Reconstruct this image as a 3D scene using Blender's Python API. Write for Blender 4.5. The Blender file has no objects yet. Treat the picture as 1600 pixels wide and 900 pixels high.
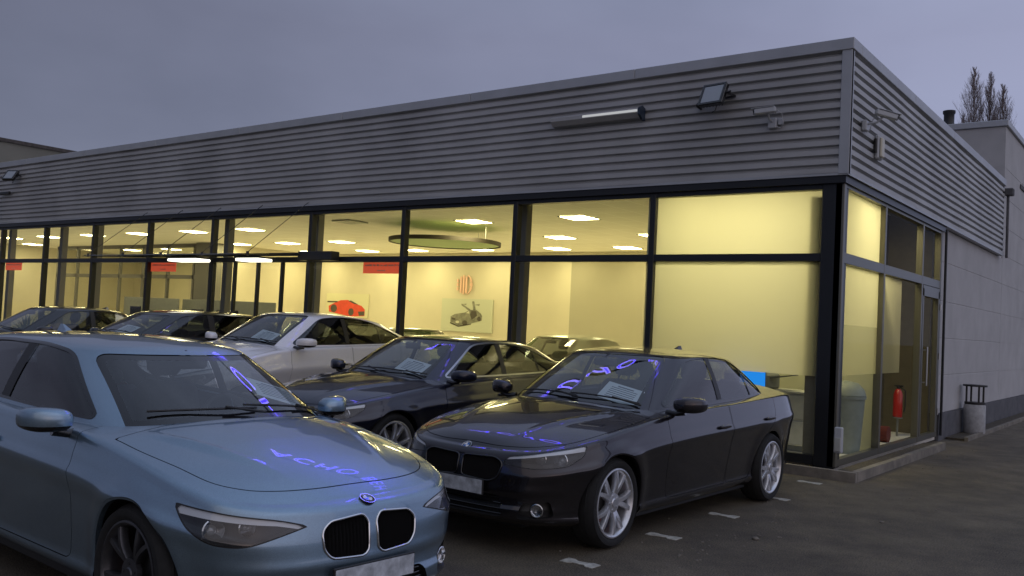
import bpy, math, random
import numpy as np
from mathutils import Vector, Matrix
random.seed(7); np.random.seed(7)
SC = bpy.context.scene
COL = SC.collection
# ------------------------------------------------------------------ camera
CAM = (3.2912, -10.7913, 1.6); YAW, PITCH, ROLL, FPX = -0.6481, 0.0386, 0.0495, 1413.28
def cam_basis():
    f = Vector((math.sin(YAW)*math.cos(PITCH), math.cos(YAW)*math.cos(PITCH), math.sin(PITCH)))
    r = f.cross(Vector((0, 0, 1))).normalized(); u = r.cross(f)
    c, s = math.cos(ROLL), math.sin(ROLL)
    return r*c+u*s, -r*s+u*c, f
_r, _u, _f = cam_basis()
cam = bpy.data.objects.new('camera', bpy.data.cameras.new('camera')); COL.objects.link(cam)
cam.matrix_world = Matrix(((_r.x, _u.x, -_f.x, CAM[0]), (_r.y, _u.y, -_f.y, CAM[1]), (_r.z, _u.z, -_f.z, CAM[2]), (0, 0, 0, 1)))
cam.data.sensor_width = 36; cam.data.lens = 36*FPX/1600; cam.data.clip_end = 3000; cam.data.clip_start = .05
SC.camera = cam
# ------------------------------------------------------------------ world, sun, exposure
SUN_EL, SUN_AZ = math.radians(4), math.radians(118)
W = bpy.data.worlds.new('World'); SC.world = W; W.use_nodes = True
nt = W.node_tree; nt.nodes.clear()
def N(nt, t, **k):
    n = nt.nodes.new(t)
    for a, b in k.items():
        if a in n.bl_rna.properties: setattr(n, a, b)
        else: n.inputs[a.replace('_', ' ')].default_value = b
    return n
out = N(nt, 'ShaderNodeOutputWorld'); bg = N(nt, 'ShaderNodeBackground')
sky = N(nt, 'ShaderNodeTexSky', sky_type='NISHITA', sun_disc=False)
sky.sun_elevation = SUN_EL; sky.sun_rotation = SUN_AZ; sky.air_density = 1.0; sky.dust_density = 2.0
tc = N(nt, 'ShaderNodeTexCoord'); mp = N(nt, 'ShaderNodeMapping'); mp.inputs['Scale'].default_value = (1, 1, 2.2)
nz = N(nt, 'ShaderNodeTexNoise', noise_dimensions='3D'); nz.inputs['Scale'].default_value = 1.7; nz.inputs['Detail'].default_value = 5; nz.inputs['Roughness'].default_value = .5
sep = N(nt, 'ShaderNodeSeparateXYZ')
cl = N(nt, 'ShaderNodeValToRGB')          # overcast layer, by height above the horizon
cl.color_ramp.elements[0].position = 0.0; cl.color_ramp.elements[0].color = (.196, .222, .332, 1)
cl.color_ramp.elements[1].position = 0.30; cl.color_ramp.elements[1].color = (.166, .178, .264, 1)
e = cl.color_ramp.elements.new(.55); e.color = (.22, .255, .37, 1)
e = cl.color_ramp.elements.new(1.0); e.color = (.27, .33, .47, 1)
cr = N(nt, 'ShaderNodeValToRGB'); cr.color_ramp.elements[0].position = .3; cr.color_ramp.elements[0].color = (.72, .73, .75, 1)
cr.color_ramp.elements[1].position = .72; cr.color_ramp.elements[1].color = (1.22, 1.21, 1.19, 1)
mul = N(nt, 'ShaderNodeMixRGB', blend_type='MULTIPLY'); mul.inputs[0].default_value = 1
# the western half of the overcast is darker, the east (where the light fades) brighter
dotn = N(nt, 'ShaderNodeVectorMath', operation='DOT_PRODUCT'); dotn.inputs[1].default_value = (.80, .60, 0)
mr = N(nt, 'ShaderNodeMapRange'); mr.inputs['From Min'].default_value = -.5; mr.inputs['From Max'].default_value = 1.; mr.inputs['To Min'].default_value = .62; mr.inputs['To Max'].default_value = 1.5
mul2 = N(nt, 'ShaderNodeMixRGB', blend_type='MULTIPLY'); mul2.inputs[0].default_value = 1
mixs = N(nt, 'ShaderNodeMixRGB'); mixs.inputs[0].default_value = .94
L = nt.links.new
L(tc.outputs['Generated'], mp.inputs[0]); L(mp.outputs[0], nz.inputs[0]); L(tc.outputs['Generated'], sep.inputs[0]); L(sep.outputs['Z'], cl.inputs[0])
L(nz.outputs['Fac'], cr.inputs[0]); L(cl.outputs[0], mul.inputs[1]); L(cr.outputs[0], mul.inputs[2])
L(tc.outputs['Generated'], dotn.inputs[0]); L(dotn.outputs['Value'], mr.inputs[0]); L(mul.outputs[0], mul2.inputs[1]); L(mr.outputs[0], mul2.inputs[2])
sc_sky = N(nt, 'ShaderNodeMixRGB', blend_type='MULTIPLY'); sc_sky.inputs[0].default_value = 1; sc_sky.inputs[2].default_value = (.08, .08, .08, 1)
L(sky.outputs[0], sc_sky.inputs[1]); L(sc_sky.outputs[0], mixs.inputs[1]); L(mul2.outputs[0], mixs.inputs[2]); L(mixs.outputs[0], bg.inputs[0]); L(bg.outputs[0], out.inputs[0])
bg.inputs[1].default_value = 1.0
sl = bpy.data.lights.new('sun', 'SUN'); sl.energy = .36; sl.angle = math.radians(110); sl.color = (1, .80, .58)
so = bpy.data.objects.new('sun', sl); COL.objects.link(so)
_d = Vector((math.sin(SUN_AZ)*math.cos(.35), math.cos(SUN_AZ)*math.cos(.35), math.sin(.35)))
so.rotation_euler = _d.to_track_quat('Z', 'Y').to_euler()
SC.view_settings.view_transform = 'Standard'; SC.view_settings.look = 'None'; SC.view_settings.exposure = 0.5; SC.view_settings.gamma = 1
SC.cycles.use_denoising = True
try: SC.cycles.denoiser = 'OPENIMAGEDENOISE'
except Exception: pass
SC.cycles.max_bounces = 10; SC.cycles.diffuse_bounces = 4; SC.cycles.glossy_bounces = 4; SC.cycles.transmission_bounces = 6; SC.cycles.transparent_max_bounces = 24
SC.cycles.caustics_reflective = False; SC.cycles.caustics_refractive = False
SC.cycles.sample_clamp_indirect = 4.0

# ------------------------------------------------------------------ materials
def mat(name, base=(.5, .5, .5), rough=.5, metal=0., noise=0., nscale=8., bump=0., bscale=60., coat=0., coatr=.03, emit=None, estr=0., spec=.5, detail=4., base2=None):
    m = bpy.data.materials.new(name); m.use_nodes = True; t = m.node_tree; b = t.nodes['Principled BSDF']
    b.inputs['Base Color'].default_value = (*base, 1); b.inputs['Roughness'].default_value = rough; b.inputs['Metallic'].default_value = metal
    b.inputs['Specular IOR Level'].default_value = spec
    if coat: b.inputs['Coat Weight'].default_value = coat; b.inputs['Coat Roughness'].default_value = coatr
    if emit: b.inputs['Emission Color'].default_value = (*emit, 1); b.inputs['Emission Strength'].default_value = estr
    if noise or bump or base2:
        tcn = N(t, 'ShaderNodeTexCoord')
    if noise or base2:
        n = N(t, 'ShaderNodeTexNoise'); n.inputs['Scale'].default_value = nscale; n.inputs['Detail'].default_value = detail; n.inputs['Roughness'].default_value = .6
        t.links.new(tcn.outputs['Object'], n.inputs[0])
        r = N(t, 'ShaderNodeValToRGB'); r.color_ramp.elements[0].position = .3; r.color_ramp.elements[1].position = .7
        if base2: r.color_ramp.elements[0].color = (*base, 1); r.color_ramp.elements[1].color = (*base2, 1)
        else:
            r.color_ramp.elements[0].color = (*[c*(1-noise) for c in base], 1); r.color_ramp.elements[1].color = (*[min(1, c*(1+noise)) for c in base], 1)
        t.links.new(n.outputs['Fac'], r.inputs[0]); t.links.new(r.outputs[0], b.inputs['Base Color'])
    if bump:
        n2 = N(t, 'ShaderNodeTexNoise'); n2.inputs['Scale'].default_value = bscale; n2.inputs['Detail'].default_value = 3
        t.links.new(tcn.outputs['Object'], n2.inputs[0])
        bu = N(t, 'ShaderNodeBump'); bu.inputs['Strength'].default_value = bump; bu.inputs['Distance'].default_value = .01
        t.links.new(n2.outputs['Fac'], bu.inputs['Height']); t.links.new(bu.outputs[0], b.inputs['Normal'])
    return m
def glass(name, tint=(.9, .92, .9), refl=.08, rough=.0, edge=.9):
    m = bpy.data.materials.new(name); m.use_nodes = True; t = m.node_tree; t.nodes.clear()
    o = N(t, 'ShaderNodeOutputMaterial'); tr = N(t, 'ShaderNodeBsdfTransparent'); gl = N(t, 'ShaderNodeBsdfGlossy')
    tr.inputs[0].default_value = (*tint, 1); gl.inputs['Color'].default_value = (1, 1, 1, 1); gl.inputs['Roughness'].default_value = rough
    lw = N(t, 'ShaderNodeFresnel'); lw.inputs[0].default_value = 1.5
    ma = N(t, 'ShaderNodeMath', operation='MULTIPLY_ADD'); ma.inputs[1].default_value = edge*1.6; ma.inputs[2].default_value = refl-.05
    mc = N(t, 'ShaderNodeClamp')
    # both faces of the thin pane behave alike
    ge = N(t, 'ShaderNodeNewGeometry'); 
    mx = N(t, 'ShaderNodeMixShader')
    lw.inputs[0].default_value = 1.45
    bfi = N(t, 'ShaderNodeMapRange'); bfi.inputs['To Min'].default_value = 1.45; bfi.inputs['To Max'].default_value = 1/1.45
    # Fresnel node inverts the IOR on back faces; undo that so no total reflection appears
    t.links.new(ge.outputs['Backfacing'], bfi.inputs['Value']); t.links.new(bfi.outputs[0], lw.inputs[0])
    t.links.new(lw.outputs[0], ma.inputs[0]); t.links.new(ma.outputs[0], mc.inputs[0]); t.links.new(mc.outputs[0], mx.inputs[0])
    t.links.new(tr.outputs[0], mx.inputs[1]); t.links.new(gl.outputs[0], mx.inputs[2]); t.links.new(mx.outputs[0], o.inputs[0])
    return m
def emis(name, col, k):
    m = bpy.data.materials.new(name); m.use_nodes = True; t = m.node_tree; t.nodes.clear()
    o = N(t, 'ShaderNodeOutputMaterial'); e = N(t, 'ShaderNodeEmission'); e.inputs[0].default_value = (*col, 1); e.inputs[1].default_value = k
    t.links.new(e.outputs[0], o.inputs[0]); return m
def paint(name, base, metal=.6, rough=.32, flake=True, coat=1., inner=(.03, .03, .032)):
    m = bpy.data.materials.new(name); m.use_nodes = True; t = m.node_tree; b = t.nodes['Principled BSDF']; o = t.nodes['Material Output']
    b.inputs['Metallic'].default_value = metal; b.inputs['Roughness'].default_value = rough
    b.inputs['Coat Weight'].default_value = coat; b.inputs['Coat Roughness'].default_value = .015; b.inputs['Coat IOR'].default_value = 1.5
    tcn = N(t, 'ShaderNodeTexCoord'); n = N(t, 'ShaderNodeTexNoise'); n.inputs['Scale'].default_value = 900; n.inputs['Detail'].default_value = 0
    t.links.new(tcn.outputs['Object'], n.inputs[0])
    r = N(t, 'ShaderNodeValToRGB'); k = .25 if flake else .05
    r.color_ramp.elements[0].position = .35; r.color_ramp.elements[1].position = .7
    r.color_ramp.elements[0].color = (*[c*(1-k) for c in base], 1); r.color_ramp.elements[1].color = (*[min(1, c*(1+k)) for c in base], 1)
    t.links.new(n.outputs['Fac'], r.inputs[0])
    # road dust: a soft film of grime over the paint, patchy, denser low on the body
    n3 = N(t, 'ShaderNodeTexNoise'); n3.inputs['Scale'].default_value = 2.3; n3.inputs['Detail'].default_value = 6; n3.inputs['Roughness'].default_value = .65
    t.links.new(tcn.outputs['Object'], n3.inputs[0])
    sp = N(t, 'ShaderNodeSeparateXYZ'); t.links.new(tcn.outputs['Object'], sp.inputs[0])
    mr_ = N(t, 'ShaderNodeMapRange'); mr_.inputs['From Min'].default_value = .85; mr_.inputs['From Max'].default_value = .15; mr_.inputs['To Min'].default_value = .10; mr_.inputs['To Max'].default_value = .5
    t.links.new(sp.outputs['Z'], mr_.inputs[0])
    mu = N(t, 'ShaderNodeMath', operation='MULTIPLY'); t.links.new(mr_.outputs[0], mu.inputs[0]); t.links.new(n3.outputs['Fac'], mu.inputs[1])
    mx = N(t, 'ShaderNodeMixRGB'); mx.inputs[2].default_value = (.035, .033, .03, 1); t.links.new(r.outputs[0], mx.inputs[1]); t.links.new(mu.outputs[0], mx.inputs[0])
    t.links.new(mx.outputs[0], b.inputs['Base Color'])
    cr_ = N(t, 'ShaderNodeMapRange'); cr_.inputs['To Min'].default_value = .01; cr_.inputs['To Max'].default_value = .16
    t.links.new(mu.outputs[0], cr_.inputs[0]); t.links.new(cr_.outputs[0], b.inputs['Coat Roughness'])
    # unlit inner side of the sheet metal is trimmed in dark cloth
    ge = N(t, 'ShaderNodeNewGeometry'); d = N(t, 'ShaderNodeBsdfDiffuse'); d.inputs[0].default_value = (*inner, 1); ms = N(t, 'ShaderNodeMixShader')
    t.links.new(ge.outputs['Backfacing'], ms.inputs[0]); t.links.new(b.outputs[0], ms.inputs[1]); t.links.new(d.outputs[0], ms.inputs[2]); t.links.new(ms.outputs[0], o.inputs[0])
    return m
M = {}
M['black'] = mat('black_plastic', (.012, .012, .013), .45)
M['gloss'] = mat('gloss_black', (.008, .008, .009), .12, coat=.6)
M['rubber'] = mat('tyre_rubber', (.011, .011, .011), .85, noise=.3, nscale=20)
M['chrome'] = mat('chrome', (.75, .76, .78), .12, 1.)
M['satin'] = mat('satin_metal', (.45, .46, .47), .3, 1.)
M['alloy'] = mat('wheel_alloy', (.66, .67, .70), .34, .8, noise=.15, nscale=15)
M['alloyd'] = mat('dark_wheel_alloy', (.10, .10, .11), .35, .8, noise=.2, nscale=15)
M['disc'] = mat('brake_disc', (.22, .21, .2), .4, 1., noise=.2)
M['caliper'] = mat('red_caliper', (.35, .02, .01), .4)
M['seat'] = mat('seat_cloth', (.035, .034, .036), .8, noise=.25, nscale=30, bump=.2)
M['tan'] = mat('seat_leather', (.18, .13, .09), .6, noise=.15, nscale=20)
M['dash'] = mat('dash_plastic', (.025, .025, .027), .6, bump=.15, bscale=300)
M['carglass'] = glass('car_glass', (.62, .66, .67), .09, 0, .9)
M['sideglass'] = glass('car_side_glass', (.38, .41, .41), .07, 0, .9)
M['lens'] = glass('lamp_lens', (.86, .88, .9), .08, 0)
M['redlens'] = mat('tail_lens', (.16, .006, .004), .1, coat=1.)
M['slat'] = mat('grille_slat_grey', (.06, .06, .065), .25, .6)
M['lensball'] = mat('projector_lens', (.30, .32, .34), .05, .3, coat=1.)
M['reflector'] = mat('lamp_reflector', (.7, .71, .73), .15, 1., bump=.3, bscale=40)
M['white'] = mat('paper_white', (.82, .93, .96), .6)
M['print'] = mat('printed_grey', (.16, .2, .25), .7)
M['plate'] = mat('plate_white', (.45, .48, .52), .4, noise=.45, nscale=14, detail=5)
M['badgeblue'] = mat('badge_blue', (.02, .12, .4), .2, coat=1.)
M['badgewhite'] = mat('badge_white', (.75, .76, .78), .2, coat=1.)

# ------------------------------------------------------------------ mesh helpers
class MB:
    def __init__(s): s.v = []; s.f = []; s.m = []
    def add(s, vs, fs, m=0):
        o = len(s.v); s.v += [tuple(map(float, p)) for p in vs]; s.f += [tuple(o+i for i in f) for f in fs]; s.m += [m]*len(fs); return s
    def box(s, x0, x1, y0, y1, z0, z1, m=0):
        x0, x1 = sorted((x0, x1)); y0, y1 = sorted((y0, y1)); z0, z1 = sorted((z0, z1))
        return s.add([(x0, y0, z0), (x1, y0, z0), (x1, y1, z0), (x0, y1, z0), (x0, y0, z1), (x1, y0, z1), (x1, y1, z1), (x0, y1, z1)],
              [(3, 2, 1, 0), (4, 5, 6, 7), (0, 1, 5, 4), (1, 2, 6, 5), (2, 3, 7, 6), (3, 0, 4, 7)], m)
    def bbox(s, x0, x1, y0, y1, z0, z1, b=.01, m=0):
        # box with chamfered edges
        cx, cy, cz = (x0+x1)/2, (y0+y1)/2, (z0+z1)/2; hx, hy, hz = abs(x1-x0)/2, abs(y1-y0)/2, abs(z1-z0)/2; b = min(b, hx*.9, hy*.9, hz*.9)
        vs = []; idx = {}
        for sx in (-1, 1):
            for sy in (-1, 1):
                for sz in (-1, 1):
                    for k in range(3):
                        h = [hx-b, hy-b, hz-b]; h[k] += b
                        idx[(sx, sy, sz, k)] = len(vs); vs.append((cx+sx*h[0], cy+sy*h[1], cz+sz*h[2]))
        fs = []
        S = (-1, 1)
        for a in S:
            q = lambda k, o: [idx[tuple(list(p)+[k])] for p in o]
            fs.append(q(0, [(a, -1, -1), (a, 1, -1), (a, 1, 1), (a, -1, 1)][::a])); fs.append(q(1, [(-1, a, -1), (-1, a, 1), (1, a, 1), (1, a, -1)][::a])); fs.append(q(2, [(-1, -1, a), (1, -1, a), (1, 1, a), (-1, 1, a)][::a]))
            for c in S:
                e = [idx[(a, c, -1, 0)], idx[(a, c, 1, 0)], idx[(a, c, 1, 1)], idx[(a, c, -1, 1)]]; fs.append(e if a*c > 0 else e[::-1]); fs[-1] = fs[-1][::-1]
                e = [idx[(a, -1, c, 0)], idx[(a, 1, c, 0)], idx[(a, 1, c, 2)], idx[(a, -1, c, 2)]]; fs.append(e if a*c > 0 else e[::-1])
                e = [idx[(-1, a, c, 1)], idx[(1, a, c, 1)], idx[(1, a, c, 2)], idx[(-1, a, c, 2)]]; fs.append(e[::-1] if a*c > 0 else e)
                for d in S:
                    t = [idx[(a, c, d, 0)], idx[(a, c, d, 1)], idx[(a, c, d, 2)]]; fs.append(t if a*c*d > 0 else t[::-1])
        return s.add(vs, fs, m)
    def obox(s, c, ax, ay, az, m=0):
        c = np.array(c, float); ax, ay, az = (np.array(a, float) for a in (ax, ay, az)); vs = []
        for k in (-1, 1):
            for (i, j) in ((-1, -1), (1, -1), (1, 1), (-1, 1)): vs.append(c+ax*i+ay*j+az*k)
        return s.add(vs, [(3, 2, 1, 0), (4, 5, 6, 7), (0, 1, 5, 4), (1, 2, 6, 5), (2, 3, 7, 6), (3, 0, 4, 7)], m)
    def tube(s, pts, r, n=8, m=0, closed=False, flat=None):
        P = [np.array(p, float) for p in pts]; K = len(P); vs = []; fs = []; up = None
        for i in range(K):
            a = P[(i-1) % K] if (closed or i > 0) else P[i]; b = P[(i+1) % K] if (closed or i < K-1) else P[i]
            t = b-a; t = t/(np.linalg.norm(t)+1e-9)
            if up is None:
                up = np.array([0, 0, 1.]) if abs(t[2]) < .9 else np.array([1., 0, 0])
            u = up-t*np.dot(up, t); u /= np.linalg.norm(u)+1e-9; up = u; w = np.cross(t, u)
            rr = r[i] if hasattr(r, '__len__') else r
            for k in range(n):
                g = 2*math.pi*(k+.5)/n; vs.append(P[i]+rr*(u*math.cos(g)+w*math.sin(g)))
        for i in range(K if closed else K-1):
            for k in range(n):
                a, b = i*n+k, i*n+(k+1) % n; c, d = ((i+1) % K)*n+(k+1) % n, ((i+1) % K)*n+k; fs.append((a, b, c, d))
        if not closed: fs.append(tuple(range(n))[::-1]); fs.append(tuple((K-1)*n+k for k in range(n)))
        return s.add(vs, fs, m)
    def lathe(s, prof, n=32, c=(0, 0, 0), axis='z', m=0, cap=False):
        # prof: (radius, height) along the axis
        vs = []; fs = []; c = np.array(c, float)
        for (r, h) in prof:
            for k in range(n):
                g = 2*math.pi*k/n; a, b = r*math.cos(g), r*math.sin(g)
                vs.append(c+np.array({'z': (a, b, h), 'y': (b, h, a), 'x': (h, a, b)}[axis]))
        for i in range(len(prof)-1):
            for k in range(n):
                fs.append((i*n+k, i*n+(k+1) % n, (i+1)*n+(k+1) % n, (i+1)*n+k))
        if cap: fs.append(tuple(range(n))[::-1]); fs.append(tuple((len(prof)-1)*n+k for k in range(n)))
        return s.add(vs, fs, m)
    def prism(s, poly, d0, d1, axis='y', m=0):
        # poly in the plane normal to axis, extruded d0..d1
        n = len(poly)
        def P(p, d): return {'y': (p[0], d, p[1]), 'x': (d, p[0], p[1]), 'z': (p[0], p[1], d)}[axis]
        vs = [P(p, d0) for p in poly]+[P(p, d1) for p in poly]
        return s.add(vs, [tuple(range(n))[::-1], tuple(range(n, 2*n))]+[(i, (i+1) % n, n+(i+1) % n, n+i) for i in range(n)], m)
    def xf(s, mtx, i0=0):
        for i in range(i0, len(s.v)): s.v[i] = tuple(mtx @ Vector(s.v[i]))
        return s
    def build(s, name, mats, parent=None, smooth=False, loc=None, fixn=True):
        me = bpy.data.meshes.new(name); me.from_pydata(s.v, [], s.f); me.update()
        if not isinstance(mats, (list, tuple)): mats = [mats]
        for m_ in mats: me.materials.append(m_)
        if any(s.m): me.polygons.foreach_set('material_index', s.m)
        if fixn:
            import bmesh
            bm = bmesh.new(); bm.from_mesh(me); bmesh.ops.recalc_face_normals(bm, faces=bm.faces); bm.to_mesh(me); bm.free()
        if smooth:
            me.polygons.foreach_set('use_smooth', [True]*len(me.polygons))
            try: me.set_sharp_from_angle(angle=math.radians(smooth if smooth > 1 else 40))
            except Exception: pass
        o = bpy.data.objects.new(name, me); COL.objects.link(o)
        if parent is not None: o.parent = parent
        if loc is not None: o.location = loc
        return o
def tag(o, label=None, cat=None, group=None, kind=None):
    for k, v in (('label', label), ('category', cat), ('group', group), ('kind', kind)):
        if v: o[k] = v
    return o
def empty(name, loc=(0, 0, 0), rz=0, label=None, cat=None, group=None):
    o = bpy.data.objects.new(name, None); COL.objects.link(o); o.location = loc; o.rotation_euler = (0, 0, rz); o.empty_display_size = .2
    return tag(o, label, cat, group)
def copy_tree(o, parent=None):
    c = o.copy(); COL.objects.link(c)
    if parent is not None: c.parent = parent
    for ch in list(o.children): copy_tree(ch, c)
    return c
# ------------------------------------------------------------------ car body surfaces
def pchip(tab):
    X = np.array([p[0] for p in tab], float); Y = np.array([p[1] for p in tab], float); h = np.diff(X); d = np.diff(Y)/h; n = len(X); m = np.zeros(n)
    for i in range(1, n-1):
        if d[i-1]*d[i] > 0:
            w1, w2 = 2*h[i]+h[i-1], h[i]+2*h[i-1]; m[i] = (w1+w2)/(w1/d[i-1]+w2/d[i])
    m[0], m[-1] = d[0], d[-1]
    def f(x):
        x = np.clip(np.asarray(x, float), X[0], X[-1]); i = np.clip(np.searchsorted(X, x)-1, 0, n-2); t = (x-X[i])/h[i]
        return (2*t**3-3*t**2+1)*Y[i]+(t**3-2*t**2+t)*h[i]*m[i]+(-2*t**3+3*t**2)*Y[i+1]+(t**3-t**2)*h[i]*m[i+1]
    return f
def catmull(P, k=12, closed=False):
    P = np.array(P, float); n = len(P); out_ = []
    for i in range(n if closed else n-1):
        g = lambda j: P[j % n] if closed else P[min(max(j, 0), n-1)]
        p0, p1, p2, p3 = g(i-1), g(i), g(i+1), g(i+2)
        if not closed and i == 0: p0 = 2*p1-p2
        if not closed and i == n-2: p3 = 2*p2-p1
        t0 = 0; a = .5; e_ = 1e-9
        t1 = t0+(np.linalg.norm((p1-p0))+e_)**a; t2 = t1+(np.linalg.norm((p2-p1))+e_)**a; t3 = t2+(np.linalg.norm((p3-p2))+e_)**a
        for j in range(k):
            t = t1+(t2-t1)*j/k
            A1 = (t1-t)/(t1-t0)*p0+(t-t0)/(t1-t0)*p1; A2 = (t2-t)/(t2-t1)*p1+(t-t1)/(t2-t1)*p2; A3 = (t3-t)/(t3-t2)*p2+(t-t2)/(t3-t2)*p3
            B1 = (t2-t)/(t2-t0)*A1+(t-t0)/(t2-t0)*A2; B2 = (t3-t)/(t3-t1)*A2+(t-t1)/(t3-t1)*A3
            out_.append((t2-t)/(t2-t1)*B1+(t-t1)/(t2-t1)*B2)
    if not closed: out_.append(P[-1])
    return np.array(out_)
def resample(P, step=None, n=None):
    d = np.r_[0, np.cumsum(np.linalg.norm(np.diff(P[:, :2], axis=0), axis=1))]
    n = n or max(8, int(d[-1]/step)); t = np.linspace(0, d[-1], n+1)
    return np.stack([np.interp(t, d, P[:, k]) for k in range(P.shape[1])], 1), t
def rpoly(pts, r=.03, k=5):
    P = [np.array(p, float) for p in pts]; n = len(P); out_ = []
    for i in range(n):
        a, b, c = P[i-1], P[i], P[(i+1) % n]; u, w = a-b, c-b; lu, lw = np.linalg.norm(u), np.linalg.norm(w); rr = r[i] if hasattr(r, '__len__') else r
        q = min(rr, lu*.45, lw*.45); A, C = b+u/lu*q, b+w/lw*q
        for j in range(k+1):
            t = j/k; out_.append((1-t)**2*A+2*t*(1-t)*b+t*t*C)
    return np.array(out_)
def sdpoly(X, Y, poly):
    P = np.asarray(poly, float); n = len(P); d = np.full(X.shape, 1e9); ins = np.zeros(X.shape, bool)
    for i in range(n):
        a, b = P[i], P[(i+1) % n]; e_ = b-a; L2 = e_@e_+1e-12
        t = np.clip(((X-a[0])*e_[0]+(Y-a[1])*e_[1])/L2, 0, 1); dx, dy = X-a[0]-t*e_[0], Y-a[1]-t*e_[1]; d = np.minimum(d, dx*dx+dy*dy)
        c = (a[1] > Y) != (b[1] > Y)
        if c.any():
            with np.errstate(divide='ignore', invalid='ignore'): ins ^= c & (X < (b[0]-a[0])*(Y-a[1])/(b[1]-a[1]+1e-15)+a[0])
    d = np.sqrt(d); return np.where(ins, -d, d)
class SM:
    """surface mesh with per-vertex normals and attributes (arc, patch)"""
    def __init__(s, V, Nn, A, F): s.V, s.N, s.A, s.F = V, Nn, A, F
    def clip(s, f):
        """-> (part with f<0, part with f>=0)"""
        f = np.asarray(f, float); f = np.where(np.abs(f) < 1e-7, 1e-7, f); neg = f < 0
        ext = {}; nv = len(s.V); nV, nN, nA = [], [], []; Fn, Fp = [], []
        for F in s.F:
            c = sum(1 for i in F if neg[i])
            if c == 0: Fp.append(F); continue
            if c == len(F): Fn.append(F); continue
            a, b = [], []
            for k in range(len(F)):
                i, j = F[k], F[(k+1) % len(F)]
                (a if neg[i] else b).append(i)
                if neg[i] != neg[j]:
                    key = (i, j) if i < j else (j, i); q = ext.get(key)
                    if q is None:
                        i0, j0 = key; t = f[i0]/(f[i0]-f[j0]); q = nv+len(nV); ext[key] = q
                        nV.append(s.V[i0]*(1-t)+s.V[j0]*t); nN.append(s.N[i0]*(1-t)+s.N[j0]*t); nA.append(s.A[i0]*(1-t)+s.A[j0]*t)
                    a.append(q); b.append(q)
            if len(a) > 2: Fn.append(tuple(a))
            if len(b) > 2: Fp.append(tuple(b))
        if nV: V, Nn, A = np.vstack([s.V, nV]), np.vstack([s.N, nN]), np.vstack([s.A, nA])
        else: V, Nn, A = s.V, s.N, s.A
        return SM(V, Nn, A, Fn).compact(), SM(V, Nn, A, Fp).compact()
    def compact(s):
        if not s.F: return SM(np.zeros((0, 3)), np.zeros((0, 3)), np.zeros((0, s.A.shape[1])), [])
        u = np.unique(np.concatenate([np.array(F) for F in s.F])); mp_ = np.full(len(s.V), -1); mp_[u] = np.arange(len(u)); ml = mp_.tolist()
        return SM(s.V[u], s.N[u], s.A[u], [tuple(ml[i] for i in F) for F in s.F])
    def offset(s, d): return SM(s.V+s.N/np.linalg.norm(s.N, axis=1)[:, None]*d if len(s.V) else s.V, s.N, s.A, s.F)
    def islands(s):
        par = list(range(len(s.V)))
        def find(a):
            while par[a] != a: par[a] = par[par[a]]; a = par[a]
            return a
        for F in s.F:
            r = find(F[0])
            for i in F[1:]: par[find(i)] = r
        g = {}
        for F in s.F: g.setdefault(find(F[0]), []).append(F)
        return [SM(s.V, s.N, s.A, fs).compact() for fs in g.values() if len(fs) > 3]
    def loops(s):
        cnt = {}
        for F in s.F:
            for k in range(len(F)):
                i, j = F[k], F[(k+1) % len(F)]
                if (j, i) in cnt: del cnt[(j, i)]
                else: cnt[(i, j)] = 1
        nx = {}
        for i, j in cnt: nx.setdefault(i, []).append(j)
        out_ = []
        while nx:
            st = next(iter(nx)); L_ = [st]; cur = st
            while cur in nx:
                j = nx[cur].pop()
                if not nx[cur]: del nx[cur]
                if j == st: break
                L_.append(j); cur = j
            if len(L_) > 5: out_.append(L_)
        return out_
    def wall(s, d, mb, m=0, only=None):
        """skirts inward by d along the open borders"""
        for L_ in s.loops():
            P = s.V[L_]; Q = P-s.N[L_]/np.linalg.norm(s.N[L_], axis=1)[:, None]*d; n = len(L_)
            mb.add(list(P)+list(Q), [(i, n+i, n+(i+1) % n, (i+1) % n) for i in range(n)], m)
    def build(s, name, mats, parent, mi=None, extra=None):
        if not s.F and not (extra and extra.f): return None
        V = s.V; F = s.F; nb = len(V); m = list(mi) if mi is not None else [0]*len(F); nf0 = len(F)
        if extra and extra.f: V = np.vstack([V, np.array(extra.v)]) if nb else np.array(extra.v); F = F+[tuple(nb+i for i in f) for f in extra.f]; m = m+extra.m
        me = bpy.data.meshes.new(name); me.from_pydata(V.tolist(), [], F)
        if not isinstance(mats, (list, tuple)): mats = [mats]
        for q in mats: me.materials.append(q)
        me.polygons.foreach_set('material_index', m); me.polygons.foreach_set('use_smooth', [True]*nf0+[False]*(len(F)-nf0))
        if nb:
            cn = np.zeros((len(V), 3)); cn[:nb] = s.N/np.maximum(np.linalg.norm(s.N, axis=1), 1e-9)[:, None]
            if extra and extra.f:
                # per-loop normals: zero = automatic
                ln = np.zeros((len(me.loops), 3)); vi = np.zeros(len(me.loops), int); me.loops.foreach_get('vertex_index', vi); ln = cn[vi]
                me.normals_split_custom_set(ln.tolist())
            else: me.normals_split_custom_set_from_vertices(cn.tolist())
        o = bpy.data.objects.new(name, me); COL.objects.link(o); o.parent = parent; return o
def join(parts):
    V = np.vstack([p.V for p in parts]); Nn = np.vstack([p.N for p in parts]); A = np.vstack([p.A for p in parts]); F = []; o = 0
    for p in parts: F += [tuple(o+i for i in f) for f in p.F]; o += len(p.V)
    return SM(V, Nn, A, F)
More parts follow.
